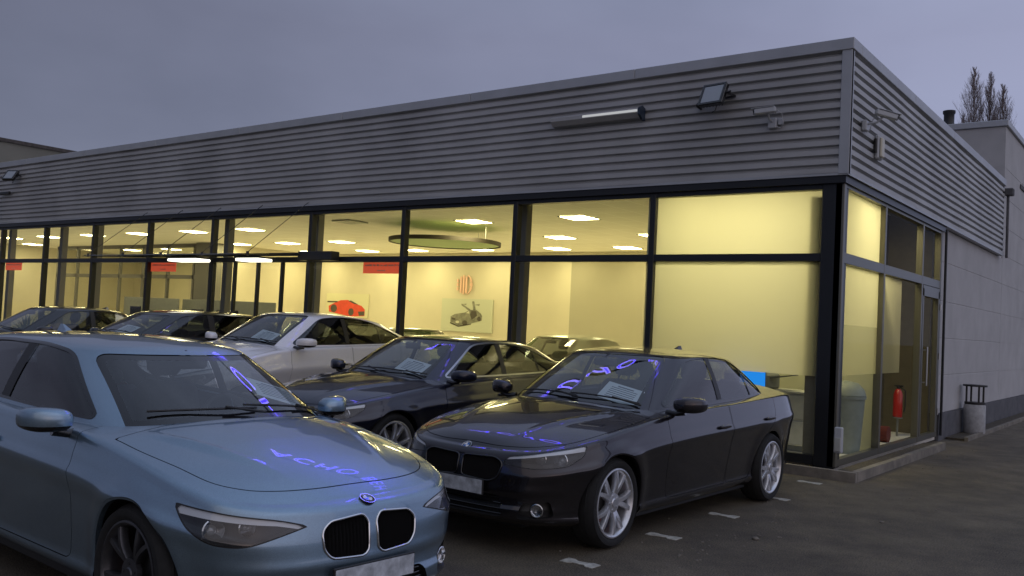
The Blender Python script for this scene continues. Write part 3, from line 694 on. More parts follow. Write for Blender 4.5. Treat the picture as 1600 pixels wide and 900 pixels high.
        for kind_, pl in S['intakes']:
            f = sdpoly(low.V[:, 1] if kind_ == 'c' else ARC(low), Z(low), pl); f = np.where(X(low) < .6, f, 1.)
            it, low = low.clip(f)
            for c in it.islands():
                mb = MB(); c.wall(.05, mb); g = c.offset(-.05).build('air_intake', M['black'], root, extra=mb)
                if kind_ == 'c':
                    b = MB()
                    for zz in np.linspace(Z(c).min()+.02, Z(c).max()-.02, 4):
                        ks = [np.argmin((c.V[:, 1]-yy)**2+(Z(c)-zz)**2) for yy in np.linspace(c.V[:, 1].min(), c.V[:, 1].max(), 12)]
                        b.tube([c.V[k]*np.array([1, 1, 0])+np.array([.02, 0, zz]) for k in ks], .004, 6)
                    b.build('intake_bar', M['gloss'], g)
                elif det > 1:
                    k = np.argmin((ARC(c)-ARC(c).mean())**2+(Z(c)-Z(c).mean())**2); p = c.V[k]-c.N[k]*.02
                    fo = MB(); fo.lathe([(.045, 0), (.048, .006), (.042, .008), (.036, -.01), (0, -.014)], 24)
                    fo.xf(Matrix.Translation(Vector(p)) @ Vector((0, 0, 1)).rotation_difference(Vector((-1, c.N[k, 1]*.5, 0))).to_matrix().to_4x4())
                    fo.build('fog_lamp', M['reflector'], g, 50)
        # --- bonnet, doors, with real gaps
        hq = catmull([(S['hood'][1][0], -S['hood'][1][1])]+S['hood'][:-1], 10)[10:]; hp = np.vstack([hq, [S['hood'][-1]], hq[::-1]*np.array([1, -1])])
        f = sdpoly(low.V[:, 0], low.V[:, 1], hp); f = np.where(Z(low) > .62, f, 1.)
        a, rest = low.clip(f+.0028); g, low = rest.clip(np.where(Z(rest) > .62, sdpoly(rest.V[:, 0], rest.V[:, 1], hp), 1.)-.0028)
        mb = MB(); a.wall(.012, mb); a.build('bonnet', pm, root, extra=mb); gapm.append(g.offset(-.012))
        for dp in S['doors']:
            fd = lambda m: np.where(Y(m) > .5, sdpoly(m.V[:, 0], m.V[:, 2], dp), 1.)
            a, rest = low.clip(fd(low)+.0026); g, low = rest.clip(fd(rest)-.0026)
            for c in a.islands():
                if len(c.F) < 60: continue
                mb = MB(); c.wall(.012, mb); dob = c.build('door', pm, root, extra=mb)
                sgn = math.copysign(1, c.V[:, 1].mean())
                hx, hz = S['handles'][S['doors'].index(dp) if isinstance(S['doors'], list) and any(dp is q for q in S['doors']) and False else [i for i, q in enumerate(S['doors']) if q is dp][0]]
                y0, nn = sy(hx, hz); hm = MB(); hm.add(*superell((hx, sgn*(y0+.016), hz), .105, .014, .016, .6)); hm.add(*superell((hx+.02, sgn*(y0+.002), hz-.01), .05, .006, .022, .8, 14, 8), 1)
                hm.build('handle', [pm, M['black']], dob, 50)
            gapm.append(g.offset(-.010))
        if gapm: join([g for g in gapm if g.F]).build('panel_gap', M['black'], root)
    # --- tail lamps
    xt = S['L']; tl = rpoly([(.42, .80), (.40, .92), (.93, .95), (.96, .86), (.80, .80)], .03)
    ymax = E[:, 1].max(); tot = arc[-1]
    f = sdpoly(tot-ARC(low), Z(low), tl); f = np.where(X(low) > xt-.7, f, 1.)
    tlm, low = low.clip(f)
    for c in tlm.islands(): c.offset(-.001).build('tail_light', M['redlens'], root)
    # underside and body shell
    mb = MB(); ys = E[:, 1]-.07; n = len(E)
    pts = [(x, y, .22) for (x, y) in zip(E[:, 0], np.maximum(ys, 0)) if not any(abs(x-a) < ra+.02 for a in S['axles'])]
    x0, x1 = .06, xt-.08
    flo = MB(); flo.box(x0+.12, x1-.15, -.46, .46, .17, .22); flo.box(S['axles'][0]+ra+.03, S['axles'][1]-ra-.03, -.80, .80, .17, .23); flo.build('underbody', M['black'], root)
    low.build('body', pm, root)
    gh.build('roof', pm if not dark_top else M['gloss'], root)
    # --- mirrors
    mx, mz = S['mirror']
    for sgn in (-1, 1):
        yb = np.interp(mx, B0[:, 0], B0[:, 1])+.13 if False else .905*S['L']/S['L']
        cap_ = MB(); hwb = max(p[1] for p in S['plan']); cy = sgn*(hwb+.055)
        vs, fs = superell((mx, cy, mz+.02), .085, .118, .066, .66, 28, 18, cutback=.03)
        vs = [(x, y+sgn*.0, z if z > mz+.02 else z+.014*(1-(y*sgn-hwb+.05)/.2)) for x, y, z in vs]
        vs = [(x+.05*max(0, (y*sgn-hwb-.02)/.12)**2, y, z+.012*(y*sgn-hwb)/.2) for x, y, z in vs]
        up = [f for f in fs if sum(vs[i][2] for i in f)/4 > mz+.0]; dn = [f for f in fs if not sum(vs[i][2] for i in f)/4 > mz+.0]
        mm = MB(); mm.add(vs, up, 0); mm.add(vs, dn, 1)
        mo = mm.build('wing_mirror', [pm, M['gloss']], root, 60)
        arm = MB(); arm.tube([(mx+.0, sgn*(hwb-.13), mz-.045), (mx-.01, sgn*(hwb-.04), mz-.048), (mx, sgn*(hwb+.03), mz-.028)], [.028, .022, .03], 10); arm.build('mirror_arm', M['gloss'], mo, 60)
        gl_ = MB(); gl_.add([(mx+.032, cy-.09, mz-.02), (mx+.032, cy+.09, mz-.02), (mx+.032, cy+.09, mz+.06), (mx+.032, cy-.09, mz+.06)], [(0, 1, 2, 3)]); gl_.build('mirror_glass', M['chrome'], mo)
    # --- wheels
    R_, w_, rm = S['tyre']
    for ax in S['axles']:
        for sgn in (-1, 1):
            yo = sy(ax, wr+ra+.03)[0]-w_/2-.012
            place_wheel(S['style'], R_, w_, rm, (ax, sgn*yo, R_), sgn, root)
    # --- cabin
    sxm = S['green'][0][0][0]; cb = S['xm']; dz = S['mirror'][1]-.985
    da = MB(); da.bbox(sxm+.22, sxm+.62, -.66, .66, .62+dz, .915+dz, .06); da.add(*superell((sxm+.5, -.34*S.get('drive', 1), .94+dz), .14, .2, .06, .8))
    da.bbox(sxm+.06, sxm+.3, -.60, .60, .80+dz, .90+dz, .03); da.build('dashboard', M['dash'], root, 40)
    stw = MB(); rot = Matrix.Translation((sxm+.78, -.36, .90+dz)) @ Matrix.Rotation(math.radians(-65), 4, 'Y')
    stw.tube([(.18*math.cos(a), .18*math.sin(a), 0) for a in np.linspace(0, 2*math.pi, 28)[:-1]], .015, 8, closed=True); stw.bbox(-.17, .05, -.05, .05, -.02, .015, .01); stw.bbox(-.02, .02, -.17, .17, -.012, .01, .005)
    stw.xf(rot); stw.build('steering_wheel', M['dash'], root, 40)
    def seat(x, y, m_=interior):
        q = MB(); q.bbox(x-.30, x+.22, y-.25, y+.25, .36+dz, .56+dz, .07)
        i0 = len(q.v); q.bbox(-.07, .07, -.24, .24, 0, .62, .06); q.bbox(-.05, .05, -.13, .13, .66, .86, .05); q.tube([(0, -.06, .6), (0, -.06, .7)], .008); q.tube([(0, .06, .6), (0, .06, .7)], .008)
        q.xf(Matrix.Translation((x+.22, y, .50+dz)) @ Matrix.Rotation(math.radians(16), 4, 'Y'), i0); q.build('seat', M[m_], root, 45)
    seat(sxm+1.22, .37); seat(sxm+1.22, -.37)
    q = MB(); q.bbox(sxm+1.75, sxm+2.25, -.62, .62, .36+dz, .54+dz, .07); i0 = len(q.v); q.bbox(-.07, .07, -.62, .62, 0, .56, .06)
    for yy in (-.36, .36): q.bbox(-.045, .045, yy-.13, yy+.13, .57, .70, .04)
    q.xf(Matrix.Translation((sxm+2.22, 0, .48+dz)) @ Matrix.Rotation(math.radians(22), 4, 'Y'), i0); q.build('rear_bench', M[interior], root, 45)
    im = MB(); zt_ = float(zroof(np.array([S['green'][0][1][0]+.0]), np.array([0.]))[0]); im.bbox(S['green'][0][1][0]-.10, S['green'][0][1][0]-.06, -.12, .12, zt_-.125, zt_-.055, .02); im.tube([(S['green'][0][1][0]-.08, 0, zt_-.06), (S['green'][0][1][0]-.02, 0, zt_-.02)], .012); im.build('rear_view_mirror', M['dash'], root, 40)
    # --- wipers
    def onscreen(y, up):
        k = np.argmin((ghf.V[:, 1]-y)**2+(ghf.V[:, 2]-(zdeck(ghf.V[:, 0], ghf.V[:, 1])+up))**2*1.0+1e3*(ghf.V[:, 0] > S['xm'])); return ghf.V[k], ghf.N[k]
    ghf = finish_cache['gh']
    if det > 0:
        wp = MB()
        for ya, yb, u0, u1 in ((-.10, .52, .03, .045), (-.60, -.02, .03, .045)):
            pts = []
            for q in np.linspace(0, 1, 12):
                p, nn = onscreen(ya+(yb-ya)*q, u0+(u1-u0)*q); pts.append(p+nn*.016)
            pts = np.array(pts); tt = np.linspace(0, 1, 12); pts = np.stack([np.polyval(np.polyfit(tt, pts[:, c_], 2), np.linspace(0, 1, 15)) for c_ in range(3)], 1); wp.tube([np.array(p) for p in pts], .007, 6)
            p, nn = onscreen(ya-.02, .01); wp.tube([p+nn*.02, pts[5]+nn*.012], .008, 6)
        wp.build('wiper', M['black'], root)
    # --- badge, plate
    if det > 0:
        p, nn = sx(0, S['badge']) if S['badge'] < .70 else (np.array([float(S.get('badgex', .085)), 0, float(zdeck(np.array([.085]), np.array([0.]))[0])]), np.array([-.62, 0, .78]))
        bd = MB(); bd.lathe([(.041, 0), (.041, .005), (.038, .007), (.0, .0075)], 32, m=0); bd.lathe([(.039, .0072), (.041, .0085), (.037, .0085), (.0365, .0074)], 32, m=1)
        for k in range(4):
            a0 = k*math.pi/2; vs = [(0, 0, .0095)]+[(.024*math.cos(a0+t*math.pi/16), .024*math.sin(a0+t*math.pi/16), .009) for t in range(9)]; bd.add(vs, [(0, i, i+1) for i in range(1, 9)], 2 if k % 2 else 3)
        rot = Matrix.Translation(Vector(p)) @ Vector((0, 0, 1)).rotation_difference(Vector(nn)).to_matrix().to_4x4(); bd.xf(rot)
        bo = bd.build('badge', [M['gloss'], M['chrome'], M['badgeblue'], M['badgewhite']], root, 40)
        if det > 1:
            cv = bpy.data.curves.new('badge_lettering', 'FONT'); cv.body = 'B M W'; cv.size = .013; cv.align_x = 'CENTER'; cv.extrude = .0004
            tmp = bpy.data.objects.new('tmp_text', cv); me_ = bpy.data.meshes.new_from_object(tmp); bpy.data.objects.remove(tmp)
            to = bpy.data.objects.new('badge_lettering', me_); COL.objects.link(to); to.parent = bo; me_.materials.clear(); me_.materials.append(M['badgewhite'])
            to.matrix_local = rot @ Matrix.Rotation(math.radians(-90), 4, 'Z') @ Matrix.Translation((0, .026, .0085))
        p, nn = sx(0, S['plate']); pl = MB(); pl.bbox(p[0]-.030, p[0]-.012, -.26, .26, S['plate']-.057, S['plate']+.057, .004, 1); pl.box(p[0]-.0315, p[0]-.0302, -.252, .252, S['plate']-.049, S['plate']+.049, 0)
        if S.get('plated', 1): pl.build('licence_plate', [M['plate'], M['black']], root)
    # roof fin
    fx = S['roof'][-2][0]-.12; zf = float(zroof(np.array([fx]), np.array([0.]))[0]); fin = MB(); fin.add([(fx-.10, -.028, zf-.008), (fx+.07, -.032, zf-.012), (fx+.07, .032, zf-.012), (fx-.10, .028, zf-.008), (fx+.03, -.006, zf+.05), (fx+.062, -.007, zf+.052), (fx+.062, .007, zf+.052), (fx+.03, .006, zf+.05)], [(0, 1, 5, 4), (1, 2, 6, 5), (2, 3, 7, 6), (3, 0, 4, 7), (4, 5, 6, 7)]); fin.build('roof_antenna', pm, root)
    return dict(zdeck=zdeck, zroof=zroof, gh=ghf, S=S, root=root)
finish_cache = {}
_cs = car_surfaces
def car_surfaces(S, step):
    r = _cs(S, step); finish_cache['gh'] = r[1]; return r
def price_sheet(car, y, up, rot, label, w=.33, h=.235):
    g, S = car['gh'], car['S']
    zt = g.V[:, 2]-car['zdeck'](g.V[:, 0], g.V[:, 1])
    k = np.argmin((g.V[:, 1]-y)**2+(zt-up)**2+1e3*(g.V[:, 0] > S['xm'])); p, n = Vector(g.V[k]), Vector(g.N[k])
    ux = Vector((0, 1, 0)); ux = (ux-n*ux.dot(n)).normalized(); uy = n.cross(ux)
    if uy.z < 0: uy = -uy; 
    c, s_ = math.cos(rot), math.sin(rot); a, b = ux*c+uy*s_, uy*c-ux*s_
    q = MB(); q.obox(p-n*.022, a*w/2, b*h/2, n*.0006, 0)
    for i in range(7):
        wd = w*(.36 if i else .22); q.obox(p-n*.0205+b*(h*.36-i*h*.11)-a*(w*.02), a*wd, b*h*(.018 if i else .03), n*.0003, 1)
    o = q.build('price_sheet', [M['white'], M['print']]); o.matrix_world = car['root'].matrix_world @ Matrix.Identity(4)
    tag(o, label, 'price sheet', 'price sheets behind the windscreens'); return o
def car_root(name, x, y, h, label, cat='car', group=None):
    r = empty(name, (x, y, 0), h+math.pi, label, cat, group); bpy.context.view_layer.update(); return r
# ------------------------------------------------------------------ setting materials
def asphalt():
    m = bpy.data.materials.new('asphalt'); m.use_nodes = True; t = m.node_tree; b = t.nodes['Principled BSDF']; tcn = N(t, 'ShaderNodeTexCoord')
    def noise(sc, det, ro=.6): n = N(t, 'ShaderNodeTexNoise'); n.inputs['Scale'].default_value = sc; n.inputs['Detail'].default_value = det; n.inputs['Roughness'].default_value = ro; t.links.new(tcn.outputs['Object'], n.inputs[0]); return n
    big, mid, fine = noise(.35, 6, .65), noise(2.2, 6, .7), noise(85, 3, .6)
    vo = N(t, 'ShaderNodeTexVoronoi'); vo.inputs['Scale'].default_value = 150; t.links.new(tcn.outputs['Object'], vo.inputs[0])
    r1 = N(t, 'ShaderNodeValToRGB'); r1.color_ramp.elements[0].position = .35; r1.color_ramp.elements[0].color = (.058, .048, .034, 1); r1.color_ramp.elements[1].position = .68; r1.color_ramp.elements[1].color = (.118, .100, .070, 1)
    t.links.new(big.outputs['Fac'], r1.inputs[0])
    r2 = N(t, 'ShaderNodeValToRGB'); r2.color_ramp.elements[0].position = .32; r2.color_ramp.elements[0].color = (.7, .7, .7, 1); r2.color_ramp.elements[1].position = .7; r2.color_ramp.elements[1].color = (1.25, 1.22, 1.15, 1)
    t.links.new(mid.outputs['Fac'], r2.inputs[0])
    r3 = N(t, 'ShaderNodeValToRGB'); r3.color_ramp.elements[0].position = .3; r3.color_ramp.elements[0].color = (.2, .2, .2, 1); r3.color_ramp.elements[1].position = .72; r3.color_ramp.elements[1].color = (2.4, 2.35, 2.3, 1)
    t.links.new(fine.outputs['Fac'], r3.inputs[0])
    m1 = N(t, 'ShaderNodeMixRGB', blend_type='MULTIPLY'); m1.inputs[0].default_value = 1; m2 = N(t, 'ShaderNodeMixRGB', blend_type='MULTIPLY'); m2.inputs[0].default_value = 1
    t.links.new(r1.outputs[0], m1.inputs[1]); t.links.new(r2.outputs[0], m1.inputs[2]); t.links.new(m1.outputs[0], m2.inputs[1]); t.links.new(r3.outputs[0], m2.inputs[2]); t.links.new(m2.outputs[0], b.inputs['Base Color'])
    rr = N(t, 'ShaderNodeMapRange'); rr.inputs['To Min'].default_value = .95; rr.inputs['To Max'].default_value = .55; t.links.new(mid.outputs['Fac'], rr.inputs[0]); t.links.new(rr.outputs[0], b.inputs['Roughness'])
    bu = N(t, 'ShaderNodeBump'); bu.inputs['Strength'].default_value = .7; bu.inputs['Distance'].default_value = .008; t.links.new(vo.outputs['Distance'], bu.inputs['Height']); t.links.new(bu.outputs[0], b.inputs['Normal'])
    return m
def ceiling_mat():
    m = bpy.data.materials.new('ceiling_tiles'); m.use_nodes = True; t = m.node_tree; b = t.nodes['Principled BSDF']; tcn = N(t, 'ShaderNodeTexCoord')
    br = N(t, 'ShaderNodeTexBrick', offset=0., squash=1.); br.inputs['Scale'].default_value = 1.; br.inputs['Mortar Size'].default_value = .012; br.inputs['Brick Width'].default_value = .625; br.inputs['Row Height'].default_value = .625; br.inputs['Mortar Smooth'].default_value = 0
    br.inputs['Color1'].default_value = (.86, .83, .75, 1); br.inputs['Color2'].default_value = (.90, .87, .79, 1); br.inputs['Mortar'].default_value = (1., .98, .92, 1)
    t.links.new(tcn.outputs['Object'], br.inputs[0]); t.links.new(br.outputs[0], b.inputs['Base Color']); b.inputs['Roughness'].default_value = .9
    return m
def film(name, col, op=.9):
    m = bpy.data.materials.new(name); m.use_nodes = True; t = m.node_tree; t.nodes.clear(); o = N(t, 'ShaderNodeOutputMaterial')
    tl = N(t, 'ShaderNodeBsdfTranslucent'); tl.inputs[0].default_value = (*col, 1); d = N(t, 'ShaderNodeBsdfDiffuse'); d.inputs[0].default_value = (*[c*.35 for c in col], 1)
    ad = N(t, 'ShaderNodeMixShader'); ad.inputs[0].default_value = .25; t.links.new(tl.outputs[0], ad.inputs[1]); t.links.new(d.outputs[0], ad.inputs[2])
    tr = N(t, 'ShaderNodeBsdfTransparent'); mx = N(t, 'ShaderNodeMixShader'); mx.inputs[0].default_value = op
    t.links.new(tr.outputs[0], mx.inputs[1]); t.links.new(ad.outputs[0], mx.inputs[2]); t.links.new(mx.outputs[0], o.inputs[0]); return m
M['asphalt'] = asphalt(); M['ceiling'] = ceiling_mat()
M['clad'] = mat('aluminium_cladding', (.42, .425, .43), .5, .1, noise=.2, nscale=.6, detail=6)
M['cladside'] = M['clad']
M['coping'] = mat('coping_sheet', (.42, .44, .47), .45, .2, noise=.08, nscale=2)
M['frame'] = mat('anthracite_frame', (.022, .024, .028), .35, .3)
M['sideframe'] = mat('bronze_frame', (.16, .155, .13), .35, .6)
M['wallp'] = mat('wall_panel', (.44, .435, .44), .8, noise=.1, nscale=1.5, bump=.15, bscale=25, detail=7)
M['plinth'] = mat('dark_plinth', (.10, .10, .11), .85, noise=.25, nscale=4, bump=.3)
M['kerb'] = mat('kerb_concrete', (.20, .18, .15), .9, noise=.35, nscale=5, bump=.3, bscale=80, detail=7)
M['kerbside'] = mat('kerb_face', (.07, .06, .055), .9, noise=.35, nscale=7, bump=.3)
M['gravel'] = mat('gravel_bed', (.07, .058, .042), .95, noise=.6, nscale=45, bump=1., bscale=70)
M['ivory'] = mat('interior_wall', (.60, .555, .44), .85, noise=.04, nscale=1.)
M['ivory2'] = mat('interior_wall_cool', (.60, .60, .44), .85, noise=.04, nscale=1.)
M['floor'] = mat('showroom_floor', (.80, .77, .70), .35, noise=.08, nscale=2)
M['column'] = mat('steel_column', (.16, .155, .145), .5, .2)
M['brownwall'] = mat('dark_wall', (.115, .098, .06), .85, noise=.1)
M['lampw'] = emis('panel_light', (1., .86, .42), 27.); M['lampo'] = emis('office_light', (1., .86, .46), 19.)
M['winglass'] = glass('window_glass', (.93, .95, .90), .03, 0, .35)
M['sidepane'] = glass('side_pane_glass', (.93, .95, .90), .02, 0, .14)
M['greyglass'] = glass('tinted_glass', (.8, .8, .74), .05, 0, .4)
M['filmw'] = film('frosted_film', (.86, .84, .70), .95)
M['filmb'] = film('frosted_band', (.86, .84, .68), .5)
M['red'] = mat('red_board', (.70, .10, .04), .5, emit=(.9, .12, .05), estr=.32)  # glow added so the backlit boards do not go dark
M['redp'] = mat('extinguisher_red', (.5, .02, .015), .3, coat=.5)
M['dgrey'] = mat('desk_grey', (.16, .17, .17), .5, noise=.1)
M['lgrey'] = mat('light_grey_plastic', (.42, .43, .41), .5, noise=.08)
M['bingreen'] = mat('bin_green', (.24, .27, .25), .6, noise=.1)
M['concrete'] = mat('concrete_bin', (.38, .385, .40), .85, noise=.2, nscale=12, bump=.3)
M['poster'] = mat('poster_paper', (.50, .52, .42), .6); M['posterb'] = mat('poster_sky', (.33, .44, .42), .6, noise=.25, nscale=2)
M['pblue'] = mat('poster_blue', (.12, .33, .42), .6, noise=.3, nscale=6); M['pgrey'] = mat('poster_grey', (.20, .20, .16), .6, noise=.4, nscale=8); M['pred'] = mat('poster_red', (.62, .06, .03), .6, noise=.15, nscale=5); M['pdark'] = mat('poster_dark', (.07, .06, .05), .7); M['plight'] = mat('poster_light', (.55, .55, .45), .7)
M['bark'] = mat('bark', (.11, .085, .075), .9, noise=.3); M['twig'] = mat('twigs', (.24, .19, .18), .9, noise=.3, nscale=.5)
M['paintw'] = mat('white_paver', (.42, .41, .36), .9, noise=.45, nscale=22, detail=6)
M['render'] = mat('far_render', (.17, .165, .14), .9, noise=.12, nscale=.6, detail=6)
M['camw'] = mat('camera_housing', (.45, .47, .50), .4)
M['bluelit'] = mat('blue_panel', (.01, .16, .75), .4, emit=(.02, .30, 1.), estr=.55)
# ------------------------------------------------------------------ ground
def sheet(name, x0, x1, y0, y1, z, m, kind='structure'):
    o = MB().add([(x0, y0, z), (x1, y0, z), (x1, y1, z), (x0, y1, z)], [(0, 1, 2, 3)]).build(name, m); tag(o, kind=kind); return o
sheet('ground', -400, 400, -300, 500, 0, M['asphalt'])
H1, H2, HT, MOD, D1, D2, S_ = 5.1786, 3.5557, 2.5727, 2.3361, 10.85, 5.45, .075
XL = -26.5
# kerb strip round the building: gravel bed behind a concrete edge
KX, KY, KE = .286, -.278, 4.3
k = MB()
def kerbrun(mb, x0, y0, x1, y1, w=.075, h=.11, seg=1.0):
    L_ = math.hypot(x1-x0, y1-y0); n = max(1, round(L_/seg)); ux, uy = (x1-x0)/L_, (y1-y0)/L_; px, py = -uy, ux
    for i in range(n):
        a, b = L_*i/n+.003, L_*(i+1)/n-.003; dz = random.uniform(-.004, .004); c = ((x0+ux*(a+b)/2)+px*w/2, (y0+uy*(a+b)/2)+py*w/2, (h+dz)/2)
        mb.obox(c, (ux*(b-a)/2, uy*(b-a)/2, 0), (px*w/2, py*w/2, 0), (0, 0, (h+dz)/2))
kerbrun(k, XL, KY, KX, KY); kerbrun(k, KX, KY+.08, KX, KE)
kerbrun(k, .30, 5.95, .30, 30, .06, .07)
tag(k.build('kerb', M['kerb']), kind='structure')
k = MB(); k.box(XL, KX-.08, KY+.08, .02, .01, .075); k.box(-.02, KX-.08, .025, KE, .01, .075); k.box(-.05, .235, 6.0, 30, .004, .035)
tag(k.build('gravel', M['gravel']), kind='stuff', label='dark gravel strip between kerb and building')
# ------------------------------------------------------------------ showroom building
B = empty('showroom_building', (0, 0, 0), 0, 'glass fronted showroom with ribbed grey metal fascia around its lit windows', 'building')
# ribbed fascia
def rib_profile(z0, z1, pitch, d):
    n = round((z1-z0)/pitch); p = (z1-z0)/n; P = []
    for i in range(n):
        z = z0+i*p
        P += [(0, z), (0, z+p*.50), (d*.9, z+p*.53), (d, z+p*.60), (d, z+p*.84), (d*.5, z+p*.93), (0, z+p*.97)]
    P.append((0, z1)); return P
zb0, zb1 = H2+.0, H1-.14
def cladding(axis, a, b, name, wave=False):
    P = rib_profile(zb0+.02, zb1, .1115, .047); m = MB(); n = max(1, int(abs(b-a)/.35)); rnd = random.Random(3)
    vs = []; K = len(P)
    for i in range(n+1):
        t = a+(b-a)*i/n
        for (d, z) in P:
            wob = 0.0035*math.sin(t*1.7+z*3)+.002*math.sin(t*5.1+z*9) if True else 0
            q = d+wob
            vs.append((t, q, z+.0025*math.sin(t*.9+z)) if axis == 'x' else (-q, t, z))
    fs = [(i*K+j, i*K+j+1, (i+1)*K+j+1, (i+1)*K+j) for i in range(n) for j in range(K-1)]
    m.add(vs, fs); return m.build(name, M['clad'], B, fixn=False, smooth=25)
cladding('x', XL, -.115, 'cladding'); cladding('y', .05, D1-.03, 'cladding')
m = MB(); m.box(XL, -.075, .075, .13, zb0-.0, zb1); m.box(-.13, -.075, .13, D1-.03, zb0-.0, zb1); m.build('fascia_backing', M['frame'], B)
m = MB(); m.bbox(-.118, .006, -.008, .05, zb0, zb1+.004, .004); m.bbox(-.05, .006, -.007, .085, zb0, zb1+.003, .004); m.build('corner_trim', M['coping'], B)
m = MB(); m.box(XL, -.10, .002, .045, zb0-.012, zb0+.022); m.box(-.10, .002, .0, D1, zb0-.012, zb0+.022)
m.build('drip_edge', M['coping'], B)
m = MB()
for i in range(9):
    a, b = XL+(-XL+.02)*i/9, XL+(-XL+.02)*(i+1)/9-.006
    if i == 8: b = .022
    m.bbox(a, b, -.022, .32, zb1, H1, .006)
for i in range(4): m.bbox(-.30, .0215, .325+(D1-.325)*i/4, .325+(D1-.325)*(i+1)/4-.006, zb1+.001, H1-.001, .006)
m.build('coping', M['coping'], B)
m = MB(); m.box(XL, -.3, .3, D1, H1-.32, H1-.22); m.build('flat_roof', M['plinth'], B)
m = MB(); m.box(D1*0-.11, -.02, D1-.02, D1+.03, zb0-.01, zb1); m.build('fascia_end', M['frame'], B)
# dark soffit and head frame, transom, mullions
GY = .12    # glass line
m = MB(); m.box(XL, -.03, .02, .30, zb0-.10, zb0-.013); m.box(-.30, -.032, .30, D2, zb0-.10, zb0-.013); m.build('soffit', M['frame'], B)
bays = [0, 1, 2, 3, 4, 5.28, 6.28, 7.28, 8.28, 9.28, 10.28, 11.28]
xm = [-(.20+S_)-n*MOD for n in bays]; CW = .085
m = MB(); m.bbox(-S_-.25, -S_, S_-.0, S_+.22, .07, zb0-.09, .01); m.build('corner_column', M['frame'], B)
zbot = .20
def pane(parent, P, mt, name='pane'):
    return MB().add(P, [(0, 1, 2, 3)]).build(name, mt, parent, fixn=False)
for i in range(len(xm)-1):
    a, b = xm[i+1]+CW/2, xm[i]-(CW/2 if i else .045)
    w = MB()
    w.bbox(xm[i+1]-CW/2, xm[i+1]+CW/2, .075, .20, .09, zb0-.1, .006)
    zt0, zt1 = HT-.048, HT+.048
    w.bbox(a, b, .080, .19, zt0, zt1, .005); w.box(a, b, .085, .185, .09, zbot); w.box(a, b, .085, .185, zb0-.16, zb0-.1)
    wo = w.build('window', M['frame'], B)
    if i == 4:
        continue
    pane(wo, [(a, .13, zbot), (b, .13, zbot), (b, .13, zt0), (a, .13, zt0)], M['winglass'])
    pane(wo, [(a, .13, zt1), (b, .13, zt1), (b, .13, zb0-.16), (a, .13, zb0-.16)], M['winglass'])
    if i == 0:
        pane(wo, [(a, .150, 1.14), (b-.0, .150, 1.14), (b-.0, .150, zt0), (a, .150, zt0)], M['filmw'], 'frosted_film')
        pane(wo, [(a, .150, zt1), (b, .150, zt1), (b, .150, zb0-.16), (a, .150, zb0-.16)], M['filmw'], 'frosted_film')
    if i == 1:
        pane(wo, [(-3.93, .150, zbot), (b, .150, zbot), (b, .150, zt0), (-3.93, .150, zt0)], M['filmb'], 'frosted_film')
# entrance bay: fanlight over a sliding glass door
a, b = xm[5]+CW/2, xm[4]-CW/2
e_ = MB()
for q in np.linspace(a, b, 5): e_.bbox(q-.03, q+.03, .09, .16, .08, HT-.05, .005)
e_.box(a, b, .09, .16, .08, .14)
eo = e_.build('entrance_door', M['frame'], B)
pane(eo, [(a, .12, .14), (b, .12, .14), (b, .12, HT-.05), (a, .12, HT-.05)], M['winglass'])
pane(eo, [(a, .12, HT+.05), (b, .12, HT+.05), (b, .12, zb0-.16), (a, .12, zb0-.16)], M['winglass'])
# side face
sy_ = [S_+.06, 1.94, 4.06, 5.28]
for i in range(3):
    a, b = sy_[i]+(.035 if i else .02), sy_[i+1]-.035
    w = MB(); w.bbox(-.16, -.06, sy_[i+1]-.035, sy_[i+1]+.035, .09, zb0-.1, .005)
    if i == 0: w.bbox(-.16, -.055, S_+.0, S_+.08, .09, zb0-.1, .005)
    w.bbox(-.155, -.062, a, b, HT-.065, HT+.065, .005); w.box(-.15, -.065, a, b, .09, .17); w.box(-.15, -.065, a, b, zb0-.14, zb0-.1)
    if i == 2: w.bbox(-.14, -.058, a+.03, a+.10, .17, HT-.12, .004); w.bbox(-.14, -.058, b-.08, b-.0, .17, HT-.12, .004); w.bbox(-.14, -.058, a+.03, b, HT-.24, HT-.07, .004)
    wo = w.build('side_door' if i == 2 else 'window', M['sideframe'], B)
    if i == 2:
        h_ = MB(); h_.tube([(.0, a+.13, .95), (.0, a+.13, 1.55)], .014, 10); h_.tube([(-.06, a+.13, 1.0), (0, a+.13, 1.0)], .01); h_.tube([(-.06, a+.13, 1.5), (0, a+.13, 1.5)], .01)
        h_.build('handle', M['satin'], wo)
        for zz in (.5, 1.4, 2.2): h_ = MB(); h_.tube([(-.05, b+.03, zz-.05), (-.05, b+.03, zz+.05)], .016, 8); h_.build('hinge', M['satin'], wo)
    x = -.11
    pane(wo, [(x, a, .17), (x, b, .17), (x, b, HT-.065), (x, a, HT-.065)], M['sidepane'])
    pane(wo, [(x, a, HT+.065), (x, b, HT+.065), (x, b, zb0-.14), (x, a, zb0-.14)], M['sidepane'])
    if i == 0:
        pane(wo, [(x-.02, a, 1.16), (x-.02, b, 1.16), (x-.02, b, 1.78), (x-.02, a, 1.78)], M['filmb'], 'frosted_film')
        pane(wo, [(x-.02, a, 1.78), (x-.02, b, 1.78), (x-.02, b, HT-.065), (x-.02, a, HT-.065)], M['filmw'], 'frosted_film')
        pane(wo, [(x-.02, a, HT+.065), (x-.02, b, HT+.065), (x-.02, b, zb0-.14), (x-.02, a, zb0-.14)], M['filmw'], 'frosted_film')
    if i == 1:
        pane(wo, [(x-.02, a, 1.16), (x-.02, 3.12, 1.16), (x-.02, 3.12, HT-.065), (x-.02, a, HT-.065)], M['filmw'], 'frosted_film')
